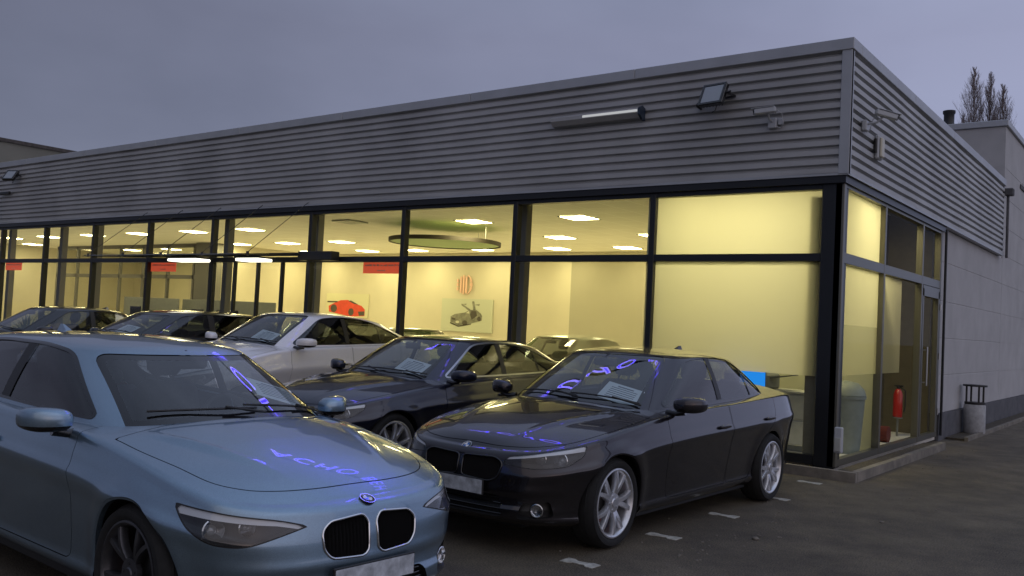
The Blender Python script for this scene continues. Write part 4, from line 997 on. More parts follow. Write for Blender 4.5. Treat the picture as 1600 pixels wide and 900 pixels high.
# lower side wall with panel joints and plinth
m = MB(); zs = [.45, 1.08, 1.70, 2.32, 2.98, 3.5557-.012]
for i in range(5): m.bbox(-.42, -.10+.0, D2+.04, D1+.52, zs[i]+.004, zs[i+1]-.004, .006)
m.box(-.40, -.106, D2+.05, D1+.51, .45, 3.5)
m.box(-.40, -.115, D2+.04, D1+.5, 3.5, H1-.3)
m.build('side_wall', M['wallp'], B)
m = MB(); m.box(-.42, -.065, D2+.03, D1+.52, -.05, .444); m.build('plinth', M['plinth'], B)
m = MB(); m.tube([(-.03, D2+.02, .1), (-.03, D2+.02, zb0-.05)], .022, 8); m.build('downpipe', M['frame'], B)
m = MB(); m.bbox(-.02, .16, D1-.04, D1+.14, H1-.34, H1-.18, .02); m.tube([(.05, D1+.05, H1-.34), (.05, D1+.05, zb0-.05)], .028, 8); m.build('gutter_outlet', M['plinth'], B)
# interior shell
CZ = 3.75
m = MB(); m.add([(XL, .2, CZ), (-.12, .2, CZ), (-.12, 15, CZ), (XL, 15, CZ)], [(0, 1, 2, 3)]); m.build('ceiling', M['ceiling'], B, fixn=False)
m = MB(); m.box(XL, -.12, .2, 15, 0.02, .095); m.build('floor', M['floor'], B)
m = MB(); m.box(-36, -.45, 11.15, 11.3, .09, 3.8); m.build('back_wall', M['ivory'], B)
m = MB(); m.box(-.55, -.43, 5.5, 11.15, .09, 3.8); m.build('end_wall', M['ivory'], B); m = MB(); m.box(XL-8, XL-7.9, .2, 15, .09, 3.8); m.build('end_wall', M['ivory'], B)
m = MB(); m.add([(XL-8, .2, CZ), (XL, .2, CZ), (XL, 15, CZ), (XL-8, 15, CZ)], [(0, 1, 2, 3)]); m.box(XL-8, XL, .1, 15, .02, .095); m.build('wing_ceiling', M['ceiling'], B, fixn=False)
m = MB(); m.box(XL-8, XL, .0, .3, zb0-.1, H1); m.build('wing_fascia', M['clad'], B)
m = MB(); m.box(XL-8, XL+.02, .02, .045, H1-.14, H1+.0); m.build('wing_coping', M['coping'], B)
# steel columns behind the glass
for cx in (-5.13, -9.99, -12.76, -17.95, -19.66, -22.47):
    m = MB(); m.bbox(cx-.075, cx+.075, .52, .67, .09, CZ, .008); m.build('column', M['column'], B)
# corner office: partitions
m = MB(); m.box(-2.75, -2.65, .22, 5.4, .09, CZ); m.box(-2.65, -.9, 2.05, 2.13, .09, CZ); m.box(-.9, -.135, 2.05, 2.13, .09, 2.56); m.build('office_partition', M['ivory2'], B)
m = MB(); m.box(-.98, -.9, 2.14, 5.29, .09, CZ); m.box(-2.65, -.2, 5.30, 5.40, .09, CZ); m.build('lobby_wall', M['brownwall'], B)
# glazed partition deep in the left of the showroom
m = MB()
for cx in np.arange(-33, -23.4, 1.55): m.bbox(cx-.05, cx+.05, 7.0, 7.1, .09, CZ, .005)
m.box(-33, -23.4, 7.0, 7.1, 2.55, 2.68); m.box(-33, -23.4, 7.0, 7.1, 3.62, CZ); m.box(-33, -23.4, 7.0, 7.1, .09, .16)
go = m.build('glazed_partition', M['column'], B)
pane(go, [(-33, 7.05, .1), (-23.5, 7.05, .1), (-23.5, 7.05, CZ), (-33, 7.05, CZ)], M['greyglass'])
m = MB(); m.bbox(-23.3, -22.5, 6.8, 7.3, .09, CZ, .01); m.build('column', M['column'], B)
m = MB(); m.box(-22.6, -22.5, 7.3, 11.1, .09, CZ); m.build('cross_wall', M['ivory'], B)
# ------------------------------------------------------------------ ceiling lights
def ceiling_light(x, y, label, gl=True):
    t = empty('ceiling_light', (x, y, CZ-.004), 0, label, 'ceiling light', 'square ceiling lights in the showroom')
    m = MB(); m.add([(-.29, -.29, -.012), (-.29, .29, -.012), (.29, .29, -.012), (.29, -.29, -.012)], [(0, 1, 2, 3)]); m.build('diffuser', M['lampo' if x > -2 else 'lampw'], t, fixn=False)
    m = MB()
    for a, b, c, d in ((-.315, .315, -.315, -.29), (-.315, .315, .29, .315), (-.315, -.29, -.29, .29), (.29, .315, -.29, .29)): m.box(a, b, c, d, -.016, 0)
    m.build('frame', M['lgrey'], t); return t
rows = {0: ('front row', [-6.44, -9.14, -16.88, -19.47, -22.27, -25.0]), 1: ('second row', [-6.5, -9.1, -16.9, -19.36, -21.82, -25.0]), 2: ('third row', [-6.2, -8.75, -11.0, -13.75, -16.4, -18.6, -21.4, -24.3])}
ordn = ['first', 'second', 'third', 'fourth', 'fifth', 'sixth', 'seventh', 'eighth']
for r_, (nm, xs) in rows.items():
    for i, x in enumerate(xs):
        y = {0: 4.15, 1: 7.42, 2: 10.1}[r_]
        ceiling_light(x, y, f'square ceiling light, {ordn[i]} from the right in the {nm} behind the glass')
for i, (x, y) in enumerate([(-27.8, 4.1), (-27.6, 8.6), (-30.5, 4.1), (-30.4, 8.6), (-33, 6)]): ceiling_light(x, y, 'ceiling light at the far left of the showroom, ' + ['nearest the glass', 'behind the glazed partition', 'second from the end by the glass', 'second behind the partition', 'in the last bay'][i])
ceiling_light(-.5, 2.75, 'added square ceiling light, hidden over the side lobby to brighten its frosted film')  # added lamp, out of view, lights the lobby film from behind
ceiling_light(-1.9, 1.35, 'square ceiling light in the corner office, farther from the corner column')
ceiling_light(-.95, 1.35, 'square ceiling light in the corner office, nearest the corner column')
# ------------------------------------------------------------------ second volume, far building, chimney, tree
V2 = empty('rear_hall', (0, 0, 0), 0, 'taller grey rendered hall rising behind the right end of the fascia', 'building')
m = MB(); zz = [.45, 1.08, 1.70, 2.32, 2.98, 3.62, 4.25, 4.9, 5.55, 6.46]
for i in range(9): m.box(-16, -.10, D1+.525, 60, zz[i]+.004, zz[i+1]-.004)
m.box(-15.9, -.106, D1+.53, 59.9, .45, 6.4); m.build('wall', M['wallp'], V2)
m = MB(); m.box(-16.05, -.065, D1+.53, 60.1, -.05, .444); m.build('plinth', M['plinth'], V2)
m = MB(); m.bbox(-16.05, -.05, D1+.48, 60.1, 6.46, 6.60, .01); m.build('roof', M['coping'], V2)
m = MB(); m.box(-.09, -.074, 13.5, 19.5, 5.4, 5.5); m.build('wall_strip', M['plinth'], V2)
t = empty('roof_flue', (-1.8, 14, 6.58), 0, 'black capped metal flue on the roof of the rear hall', 'chimney')
m = MB(); m.lathe([(.10, 0), (.10, .55)], 20); m.build('pipe', M['black'], t, 40)
m = MB(); m.lathe([(.10, .52), (.15, .56), (.15, .60), (.125, .64), (.125, .86), (.15, .90), (.15, .96), (0, .98)], 20); m.build('cap', M['black'], t, 40)
fb = empty('far_building', (-35, 3, 0), 0, 'plain pale rendered building edge showing above the roof at the far left', 'building')
m = MB(); m.box(-14, 0, 0, 16, 0, 7.85); m.build('wall', M['render'], fb); m = MB(); m.bbox(-14.1, .1, -.1, 16.1, 7.85, 8.0, .02); m.build('roof', M['kerbside'], fb)
def poplar(x, y, H, seed, label, wid=1.1):
    rnd = random.Random(seed); t = empty('poplar_tree', (x, y, 0), 0, label, 'tree', 'bare poplars behind the rear hall')
    tk = MB(); pts = [(rnd.uniform(-.1, .1)*q, rnd.uniform(-.1, .1)*q, H*.86*q/8) for q in range(9)]
    tk.tube(pts, [.28*(1-q/8.6) for q in range(9)], 8); tk.build('trunk', M['bark'], t)
    cr_ = MB()
    def twig(p, d, L_, r, lv):
        n = 4; P = [np.array(p)]; dd = np.array(d, float)
        for i in range(n):
            dd = dd+np.array([rnd.gauss(0, .08), rnd.gauss(0, .08), .15+rnd.gauss(0, .04)]); dd /= np.linalg.norm(dd); P.append(P[-1]+dd*L_/n)
        cr_.tube(P, [r*(1-i/(n+.6)) for i in range(n+1)], 3 if lv else 4)
        if lv < 2:
            for i in range(7 if lv == 0 else 5):
                q = rnd.uniform(.2, 1); k_ = min(n-1, int(q*n)); a = rnd.uniform(0, 6.3); e2 = dd+np.array([math.cos(a), math.sin(a), 0])*.42; twig(P[k_]+(P[k_+1]-P[k_])*(q*n-k_), e2/np.linalg.norm(e2), L_*rnd.uniform(.35, .55), r*.55, lv+1)
    for i in range(120):
        h = H*(.45+.54*(i/120)**.9); a = rnd.uniform(0, 6.3); s_ = .33+.1*rnd.random(); L_ = H*.15*(1.05-(h/H)**3)*wid
        d = np.array([math.cos(a)*s_, math.sin(a)*s_, 1.]); twig((0, 0, h), d/np.linalg.norm(d), L_, .016, 0)
    cr_.build('crown', M['twig'], t, fixn=False); return t
poplar(-6.9, 45, 17.3, 1, 'tallest bare poplar, left of the pair behind the rear hall')
poplar(-6.2, 45.8, 17.2, 2, 'bare poplar in the middle of the group behind the rear hall', .9)
poplar(-5.45, 45, 16.2, 3, 'rightmost bare poplar behind the rear hall', 1.0)
poplar(-7.6, 46, 15.0, 4, 'lowest bare poplar nearest the roof flue', .8)
# ------------------------------------------------------------------ fixtures on the fascia
def floodlight(loc, rz, tilt, label, s=1.):
    t = empty('floodlight', loc, rz, label, 'floodlight', 'floodlights on the fascia')
    R4 = Matrix.Translation((0, -.17*s, -.01)) @ Matrix.Rotation(math.radians(tilt), 4, 'X')
    m = MB(); m.bbox(-.135*s, .135*s, -.035, .035, -.12*s, .12*s, .012)
    for k in range(7): m.box(-.11*s+k*.035*s, -.104*s+k*.035*s, .03, .065, -.10*s, .10*s)
    m.bbox(-.06*s, .06*s, .035, .085, -.05, .05, .006); m.xf(R4); m.build('housing', M['gloss'], t)
    m = MB(); m.box(-.108*s, .108*s, -.037, -.0355, -.093*s, .093*s, 0)
    m.box(-.13*s, .13*s, -.045, -.034, .098*s, .118*s, 1); m.box(-.13*s, .13*s, -.045, -.034, -.118*s, -.098*s, 1); m.box(-.13*s, -.11*s, -.045, -.034, -.098*s, .098*s, 1); m.box(.11*s, .13*s, -.045, -.034, -.098*s, .098*s, 1)
    m.xf(R4); m.build('lamp_glass', [M['lensball'], M['gloss']], t)
    m = MB(); m.box(.138*s, .146*s, -.19*s, -.0, -.012, .012); m.box(-.146*s, -.138*s, -.19*s, 0, -.012, .012); m.box(-.146*s, .146*s, -.008, 0, -.014, .014); m.tube([(.13*s, -.17*s, 0), (.19*s, -.17*s, .005)], .016, 8); m.build('bracket', M['black'], t)
    m = MB(); m.tube([(-.02, -.09, -.08), (-.07, -.06, -.16), (-.14, -.02, -.17), (-.15, .0, -.10)], .005, 6); m.build('cable', M['black'], t)
    return t
floodlight((-1.62, 0.0, 4.63), math.radians(-8), -24, 'square black floodlight above the corner window, glass tilted down', 1.3)
floodlight((-21.1, 0.0, 4.75), math.radians(20), -35, 'dark floodlight high on the far left end of the fascia', 1.3)
def cctv(loc, rz, head, tilt, label, arm=.2):
    t = empty('security_camera', loc, rz, label, 'security camera', 'security cameras on the fascia')
    m = MB(); m.bbox(-.055, .055, -.06, 0, -.065, .065, .01); m.bbox(.07, .13, -.05, 0, -.03, .05, .008, 1); m.build('junction_box', [M['camw'], M['camw']], t)
    m = MB(); m.tube([(0, -.05, .02), (0, -arm*.7, .03), (0, -arm, .10)], .014, 8); m.build('arm', M['camw'], t)
    R4 = Matrix.Translation((0, -arm, .125)) @ Matrix.Rotation(head, 4, 'Z') @ Matrix.Rotation(tilt, 4, 'X')
    m = MB(); m.bbox(-.04, .04, -.17, .10, -.038, .038, .015); m.bbox(-.046, .046, -.20, .08, .036, .044, .003); m.xf(R4); m.build('housing', M['camw'], t)
    m = MB(); m.lathe([(.0, -.176), (.032, -.176), (.034, -.168), (.034, -.160)], 20, axis='y'); m.xf(R4); m.build('lens', M['gloss'], t)
    m = MB(); m.tube([(0, -arm+.02, .13), (.06, -arm+.05, .16), (.13, -.08, .10), (.14, -.05, -.02), (.10, -.02, -.06), (.05, -.04, -.05)], .005, 6); m.build('cable', M['camw'], t)
    return t
cctv((-.93, -.002, 4.23), 0, math.radians(-80), math.radians(4), 'white security camera on the front fascia, pointing left beside the floodlight')
cctv((.002, .50, 4.22), math.radians(90), math.radians(35), math.radians(14), 'white security camera on an arm on the side fascia', .24)
t = empty('motion_sensor', (-1.92, -.002, 4.55), 0, 'small dark motion sensor left of the square black floodlight', 'sensor')
m = MB(); m.add(*superell((0, -.07, .0), .035, .04, .035, .9)); m.build('head', M['black'], t, 50); m = MB(); m.tube([(0, 0, -.03), (0, -.06, -.03), (0, -.07, 0)], .014, 8); m.build('bracket', M['black'], t)
t = empty('motion_sensor', (-21.6, -.002, 4.33), 0, 'small dark sensor under the floodlight at the far left of the fascia', 'sensor')
m = MB(); m.bbox(-.28, .28, -.10, -.04, -.04, .04, .015); m.build('head', M['black'], t); m = MB(); m.tube([(0, 0, 0), (0, -.07, 0)], .02, 8); m.build('bracket', M['black'], t)
t = empty('alarm_box', (.002, 1.12, 4.06), math.radians(90), 'white alarm siren box with rounded cover on the side fascia', 'alarm')
m = MB(); m.bbox(-.10, .10, -.055, 0, -.15, .15, .015); m.build('housing', M['camw'], t); m = MB(); m.bbox(-.07, .07, -.085, -.05, -.13, .13, .02); m.build('cover', mat('siren_cover', (.55, .52, .42), .4), t)
m = MB(); m.tube([(-.12, -.02, .10), (-.12, -.02, -.08)], .02, 8); m.build('tamper_switch', M['black'], t)
t = empty('sign_lamp', (-2.78, -.002, 4.50), 0, 'long narrow metal light trough with a dark end cap on the fascia', 'light fitting')
m = MB(); m.prism([(0, -.03), (0, .09), (-.07, .115), (-.13, .09), (-.13, .04), (-.07, -.02)], -1.45, 0, 'x'); m.build('housing', M['clad'], t)
m = MB(); m.prism([(0, -.06), (0, .11), (-.08, .135), (-.15, .10), (-.15, .01), (-.07, -.05)], 0, .035, 'x'); m.build('end_cap', mat('end_cap_blue', (.02, .035, .06), .35), t)
m = MB(); m.box(-.9, -.02, -.137, -.131, .05, .082); m.build('lamp_tube', emis('tube_light', (.95, .97, 1.), .34), t)
t = empty('socket_box', (.0-.02, .27, .42), 0, 'small grey outdoor socket box at the foot of the corner column', 'socket')
m = MB(); m.bbox(-.045, .045, -.25, -.18, -.15, .15, .01); m.build('housing', M['camw'], t); m = MB(); m.bbox(-.035, .035, -.262, -.25, -.13, .03, .005); m.build('cover', M['lgrey'], t)
# ------------------------------------------------------------------ glass canopy over the entrance
t = empty('entrance_canopy', (0, 0, 0), 0, 'thin glass canopy hung on steel rods over the entrance', 'canopy')
def cz(y): return 2.66+.12*(y/1.35)
x0, x1 = -14.9, -9.62
n = 4
for i in range(n):
    a, b = x0+(x1-x0)*i/n+.01, x0+(x1-x0)*(i+1)/n-.01; m = MB(); m.prism([(0, cz(0)), (-1.35, cz(-1.35)), (-1.35, cz(-1.35)+.018), (0, cz(0)+.018)], a, b, 'x'); m.build('pane', glass('canopy_glass', (.72, .76, .66), .22) if i == 0 else bpy.data.materials['canopy_glass'], t)
m = MB()
for x in np.linspace(x0, x1, n+1):
    m.prism([(0, cz(0)-.035), (-1.38, cz(-1.38)-.01), (-1.38, cz(-1.38)+.0), (0, cz(0)-.002)], x-.008, x+.008, 'x')
    m.tube([(x, .0, zb0+.05), (x, -1.25, cz(-1.25)+.04)], .006, 8); m.tube([(x, -1.25, cz(-1.25)-.02), (x, -1.25, cz(-1.25)+.05)], .025, 10)
m.build('support', M['frame'], t); m = MB(); m.bbox(x0, x1, -.03, .02, cz(0)-.03, cz(0)+.03, .005); m.bbox(x1-.05, x1+.85, -.14, .06, 2.54, 2.70, .01); m.build('wall_rail', M['frame'], t)
# ------------------------------------------------------------------ red boards inside the glass
def red_board(x0, x1, label, txt=True):
    t = empty('red_board', (0, 0, 0), 0, label, 'sign', 'red boards hung inside the glass')
    m = MB(); m.box(x0, x1, .165, .172, HT-.24, HT-.05); m.build('panel', M['red'], t)
    cv = None
    m = MB(); rnd = random.Random(4); x = x0+.05
    while x < x1-.06:
        w = rnd.uniform(.012, .04); m.box(x, min(x+w, x1-.04), .1635, .1645, HT-.115, HT-.115+rnd.uniform(.022, .036)); x += w+rnd.choice((.006, .006, .03))
    x = (x0+x1)/2-.1
    while x < (x0+x1)/2+.1: w = rnd.uniform(.01, .03); m.box(x, x+w, .1635, .1645, HT-.20, HT-.18); x += w+.008
    m.build('lettering', mat('board_letter', (.75, .45, .3), .6), t); return t
red_board(-8.27, -7.37, 'red board with faint lettering, rightmost of the three in the windows')
red_board(-14.9, -13.95, 'red board with faint lettering, middle one, left of the entrance')
red_board(-21.8, -20.9, 'red board with faint lettering at the far left window')
# ------------------------------------------------------------------ posters on the back wall
PY = 11.14
def wall_px(u, v, y):   # where a sight line through photo pixel (u, v) meets the wall at depth y
    d = _f+_r*((u-800)/FPX)+_u*((450-v)/FPX); k_ = (y-CAM[1])/d.y; return CAM[0]+d.x*k_, CAM[2]+d.z*k_
def poster(u0, v0, u1, v1, label, bgm, shapes):
    xa, za = wall_px(u0, v0, PY); xb, zb_ = wall_px(u1, v1, PY); t = empty('car_poster', ((xa+xb)/2, PY, (za+zb_)/2), 0, label, 'poster', 'car posters on the back wall'); w, h = (xb-xa)/2, (za-zb_)/2
    m = MB(); m.box(-w, w, -.03, 0, -h, h); m.build('canvas', bgm, t)
    for i, (nm, mt, polys) in enumerate(shapes):
        m = MB()
        for p in polys: m.prism([(q[0]*w, q[1]*h) for q in p], -.034-.002*i, -.0305, 'y')
        m.build(nm, mt, t)
def ell(cx, cy, rx, ry, n=16): return [(cx+rx*math.cos(2*math.pi*i/n), cy+ry*math.sin(2*math.pi*i/n)) for i in range(n)]
car_sh = [(-.62, -.42), (-.62, -.10), (-.45, .06), (-.05, .18), (.12, .34), (.38, .36), (.55, .16), (.62, -.02), (.60, -.28), (.2, -.46), (-.3, -.62)]
poster(692, 466, 769, 521, 'grey poster of an old sports car with raised doors on the back wall', M['poster'], [
    ('picture', M['pgrey'], [car_sh, [(.08, .30), (-.22, .62), (-.20, .70), (.16, .36)], [(.26, .34), (.20, .86), (.28, .88), (.36, .34)], [(-.18, .66), (-.02, .72), (-.02, .64)], [(.28, .66), (.50, .72), (.48, .60)]]),
    ('picture_detail', M['pdark'], [ell(-.05, -.46, .10, .16), ell(.50, -.18, .07, .15), [(-.58, -.15), (-.42, -.2), (-.42, -.32), (-.58, -.28)], [(.14, .06), (.2, .28), (.38, .28), (.42, .0), (.22, -.25)], [(-.62, -.44), (-.3, -.64), (.2, -.48), (.2, -.54), (-.3, -.72), (-.64, -.52)]]),
    ('picture_light', M['plight'], [ell(-.34, -.42, .07, .08), [(-.02, .14), (.1, .28), (.12, .12)]])])
poster(512, 458, 575, 497, 'yellowish poster of a red race car with rear wing on the back wall', mat('poster_plain', (.62, .60, .42), .6), [
    ('picture', M['pred'], [[(-.85, -.6), (-.88, -.1), (-.6, .18), (-.3, .42), (.05, .46), (.3, .2), (.7, .0), (.86, -.3), (.86, -.85), (.2, -.95)]]),
    ('picture_detail', M['pdark'], [ell(-.62, -.3, .16, .34), ell(.22, -.55, .13, .32), [(-.95, .2), (-.95, .32), (-.45, .34), (-.45, .22)], [(.05, .40), (.34, .14), (.55, .1), (.2, .42)], [(.55, -.5), (.85, -.45), (.85, -.8), (.6, -.85)]])])
poster(340, 451, 417, 497, 'pale poster of a light blue car on the back wall by the entrance', M['posterb'], [
    ('picture', M['pblue'], [[(-.75, -.7), (-.7, -.2), (-.3, .1), (.05, .5), (.5, .52), (.75, .1), (.8, -.6)]]),
    ('picture_detail', M['pdark'], [[(-.15, .1), (.1, .42), (.4, .42), (.4, .1)], ell(.52, -.5, .14, .28)])])
for i, (xa, xb) in enumerate(((-12.65, -11.7), (-10.5, -9.85))):
    t = empty('canopy_lamp', ((xa+xb)/2, -.7, 2.50), 0, ['bright white lamp under the entrance canopy, the left of the pair', 'bright white lamp under the entrance canopy, the right of the pair'][i], 'lamp', 'lamps under the entrance canopy'); w = (xb-xa)/2
    m = MB(); m.bbox(-w, w, -.16, .16, -.03, .02, .012); m.build('diffuser', emis('canopy_light', (1., .95, .78), 2.2), t); m = MB(); m.bbox(-w-.02, w+.02, -.18, .18, .021, .05, .006); m.build('housing', M['frame'], t)
t = empty('round_emblem', (*wall_px(726, 445, PY)[:1], PY-.02, wall_px(726, 445, PY)[1]), 0, 'small round pinkish striped emblem above the old sports car poster', 'wall emblem')
m = MB()
for i, (dx, w, h) in enumerate(((-.26, .06, .12), (-.11, .04, .26), (.0, .035, .30), (.11, .04, .26), (.27, .05, .14))):
    m.box(dx-w/2-.02, dx+w/2, -.03, 0, -h, h) if i not in (0, 4) else [m.box(dx-w/2, dx+w/2, -.03, 0, z-.05, z+.05) for z in (-.13, 0, .13)]
m.tube([(.33*math.cos(a), -.015, .33*math.sin(a)) for a in np.linspace(-1.1, 1.1, 12)], .02, 6)
m.build('stripes', mat('emblem_pink', (.80, .52, .42), .5), t)
# ------------------------------------------------------------------ round ceiling feature
t = empty('ring_lamp', (-10.6, 4.9, 3.34), 0, 'large dark round ceiling ring with a pale green underside', 'ceiling ring')
m = MB(); m.lathe([(1.26, .0), (1.26, .09), (1.30, .09), (1.30, 0), (1.26, 0)], 64); m.build('rim', M['pdark'], t, 40)
m = MB(); m.lathe([(0, .02), (1.26, .02)], 64); m.build('diffuser', mat('ring_green', (.42, .50, .24), .6, emit=(.4, .62, .2), estr=.05), t)
m = MB()
for a in range(4): m.tube([(1.2*math.cos(a*1.57), 1.2*math.sin(a*1.57), .1), (1.2*math.cos(a*1.57), 1.2*math.sin(a*1.57), .40)], .008, 6)
m.build('suspension', M['satin'], t)
t = empty('ceiling_cassette', (-12.2, 3.4, CZ-.01), 0, 'flat grey air outlet in the ceiling left of the ring', 'air vent'); m = MB(); m.bbox(-.3, .3, -.3, .3, -.03, 0, .01); m.build('grille', M['lgrey'], t)
# ------------------------------------------------------------------ furniture seen through the glass
def desk(x, y, rz, label):
    t = empty('reception_desk', (x, y, .095), rz, label, 'desk', 'grey desks inside the showroom')
    m = MB(); m.bbox(-1.1, 1.1, -.4, .4, .98, 1.03, .01); m.build('desk_top', M['lgrey'], t); m = MB(); m.bbox(-1.05, 1.05, -.35, -.30, 0, .98, .01); m.bbox(-1.05, -1.0, -.30, .35, 0, .98, .01); m.bbox(1.0, 1.05, -.30, .35, 0, .98, .01); m.build('front_panel', M['dgrey'], t)
    m = MB(); m.bbox(-1.6, 1.6, .5, .54, 0, 1.75, .01); m.build('desk_screen', M['dgrey'], t); m = MB(); m.bbox(-.3, .3, -.02, .02, 1.10, 1.45, .01); m.tube([(0, .02, 1.03), (0, .02, 1.2)], .02); m.build('screen', M['gloss'], t); return t
desk(-19.6, 5.4, .1, 'dark grey desk in front of the dark inner column'); desk(-21.2, 5.6, 0, 'long grey desk behind the second window from the left'); desk(-24.0, 5.2, 0, 'grey desk at the far left of the showroom'); 
t = empty('potted_plant', (-24.8, 2.2, .095), 0, 'small leafy potted plant behind the far left window', 'plant')
m = MB(); m.lathe([(0, 0), (.16, 0), (.21, .42), (.18, .42), (.17, .38), (0, .38)], 20); m.build('pot', M['dgrey'], t, 40)
m = MB(); rnd = random.Random(9)
for i in range(90):
    a, e_, L_ = rnd.uniform(0, 6.3), rnd.uniform(.2, 1.3), rnd.uniform(.4, .95); d = np.array([math.cos(a)*math.cos(e_), math.sin(a)*math.cos(e_), math.sin(e_)]); s_ = np.array([-math.sin(a), math.cos(a), 0])*.035
    p0 = np.array([0, 0, .38]); p1 = p0+d*L_*.6; p2 = p0+d*L_+np.array([0, 0, -.12]); m.add([p0, p1-s_, p2, p1+s_], [(0, 1, 2, 3)])
m.build('leaves', mat('leaf_green', (.05, .10, .03), .5), t, fixn=False)
t = empty('office_printer', (-1.55, 1.15, .095), 0, 'dark office printer standing by the corner window behind the sedan', 'printer')
m = MB(); m.bbox(-.28, .30, -.25, .25, 0, .78, .02); m.build('cabinet', M['lgrey'], t); m = MB(); m.bbox(-.30, .30, -.27, .27, .78, 1.00, .03); m.bbox(-.26, .22, -.22, .2, 1.0, 1.05, .02); m.build('body', M['dgrey'], t); m = MB(); m.prism([(.28, .93), (.60, .99), (.60, 1.0), (.28, .95)], -.12, .12, 'y'); m.build('paper_tray', M['dgrey'], t)
t = empty('blue_screen', (-1.33, .62, 1.06), 0, 'bright blue monitor edge showing above the sedan boot', 'monitor')
m = MB(); m.box(-.17, .17, .0, .012, -.14, .13); m.build('screen', M['bluelit'], t); m = MB(); m.box(-.18, .18, .0125, .03, -.15, .14); m.box(-.03, .03, .015, .03, -.15, -.06); m.build('frame', M['dgrey'], t)
t = empty('filing_cabinet', (-.98, 1.25, .095), 0, 'low pale filing cabinet with drawers behind the corner glass', 'cabinet')
m = MB(); m.bbox(-.26, .30, -.22, .25, .08, .76, .01); m.build('body', M['lgrey'], t)
for i in range(2): m = MB(); m.bbox(-.02, .29, -.235, -.222, .10+.33*i, .40+.33*i, .005); m.box(.06, .2, -.242, -.236, .34+.33*i, .36+.33*i); m.build('drawer', M['lgrey'], t)
m = MB(); m.bbox(-.28, .32, -.24, .27, .76, .79, .006); m.build('top', M['lgrey'], t); m = MB(); m.box(-.22, .26, -.18, .2, 0, .078); m.build('plinth', M['dgrey'], t)
t = empty('film_shade_panel', (-.41, .26, .095), 0, 'tall narrow grey brown panel added behind the glass to shade the film beside the corner column', 'panel')  # added to grey the film's edge like the column's shadow
m = MB(); m.bbox(-.10, .12, -.02, .02, .1, 3.25, .004); m.build('board', mat('panel_taupe', (.20, .18, .13), .7, noise=.1), t); m = MB(); m.bbox(-.10, .12, -.06, .06, 0, .10, .005); m.build('foot', M['dgrey'], t)
t = empty('waste_bin', (-.44, 1.66, .095), 0, 'large grey green lidded bin behind the side window', 'bin')
m = MB(); m.lathe([(0, 0), (.20, 0), (.25, .72), (.265, .72), (.265, .76), (.24, .76), (.24, .72)], 32); m.build('body', M['bingreen'], t, 40); m = MB(); m.lathe([(.262, .765), (.24, .84), (.16, .93), (0, .96)], 32); m.build('lid', M['bingreen'], t, 40)
t = empty('fire_extinguisher', (-.50, 4.62, .44), 0, 'red fire extinguisher standing on a stand behind the side glass', 'extinguisher')
m = MB(); m.lathe([(0, -.0), (.075, 0), (.085, .03), (.085, .42), (.06, .50), (.03, .53), (0, .53)], 24); m.build('cylinder', M['redp'], t, 40); m = MB(); m.lathe([(.025, .53), (.025, .58), (0, .58)], 12); m.box(-.07, .09, -.015, .015, .57, .60); m.tube([(.03, 0, .57), (.13, 0, .5), (.13, 0, .2), (.11, 0, .1)], .012, 8); m.build('valve', M['black'], t)
t.scale = (.85, .85, .85); t.location.z = .40
m = MB(); m.lathe([(.12, -.36), (.12, -.38), (.02, -.37), (.02, -.03), (.09, -.02), (.09, 0)], 16); m.build('stand', M['dgrey'], t)
t = empty('door_mat_roll', (-.60, 3.5, .095), 0, 'dark red rolled mat lying on the lobby floor', 'mat'); m = MB(); m.lathe([(0, 0), (.12, 0), (.12, .36), (0, .36)], 20, axis='x'); m.xf(Matrix.Translation((-.1, 0, .12))); m.build('roll', mat('mat_red', (.12, .02, .015), .9), t, 40)
# ------------------------------------------------------------------ outside small things
t = empty('ash_bin', (.14, 7.35, .03), 0, 'concrete ash bin with a black open frame on top by the side wall', 'ash bin')
m = MB(); m.lathe([(0, 0), (.17, 0), (.18, .02), (.18, .50), (.165, .52), (0, .52)], 32); m.build('body', M['concrete'], t, 40)
m = MB()
for a in range(4): m.tube([(.15*math.cos(a*1.571+.6), .15*math.sin(a*1.571+.6), .52), (.15*math.cos(a*1.571+.6), .15*math.sin(a*1.571+.6), .84)], .018, 6)
m.lathe([(0, .84), (.2, .84), (.2, .87), (0, .88)], 24); m.lathe([(.0, .52), (.17, .52), (.17, .56), (0, .56)], 24); m.build('frame', M['black'], t, 40)
bone = [(-.125, -.055), (-.07, -.055), (-.04, -.03), (.04, -.03), (.07, -.055), (.125, -.055), (.135, .055), (.07, .055), (.04, .032), (-.04, .032), (-.07, .055), (-.13, .05)]
pv = None
for i, y in enumerate((-.72, -1.99, -3.21, -4.36, -5.53, -6.75)):
    m = MB(); r2 = random.Random(i); m.prism([(x_+r2.uniform(-.006, .006), y_+r2.uniform(-.006, .006)) for x_, y_ in bone], 0, .005, 'z'); o = m.build('marking_paver', M['paintw'], None, loc=(-.09 if i == 0 else 0+.012*(i % 2), y, .001)); o.rotation_euler = (0, 0, random.uniform(-.07, .07))
    tag(o, f'pale bone shaped marking stone, {["nearest the kerb corner", "beside the rear wheel of the dark sedan", "second behind the dark sedan front wheel", "just behind the dark sedan front wheel", "in front of the dark sedan front wheel", "nearest the viewer"][i]}', 'marking stone', 'bone shaped marking stones in the asphalt')
def pebble(x, y, s, label):
    m = MB(); r2 = random.Random(int(x*100)); vs, fs = superell((0, 0, 0), s, s*.7, s*.5, 1., 8, 6); m.add([(a*(1+r2.uniform(-.2, .2)), b*(1+r2.uniform(-.2, .2)), c+s*.3) for a, b, c in vs], fs); o = m.build('pebble', M['kerb'], None, 60, (x, y, 0)); tag(o, label, 'stone', 'loose stones on the asphalt')
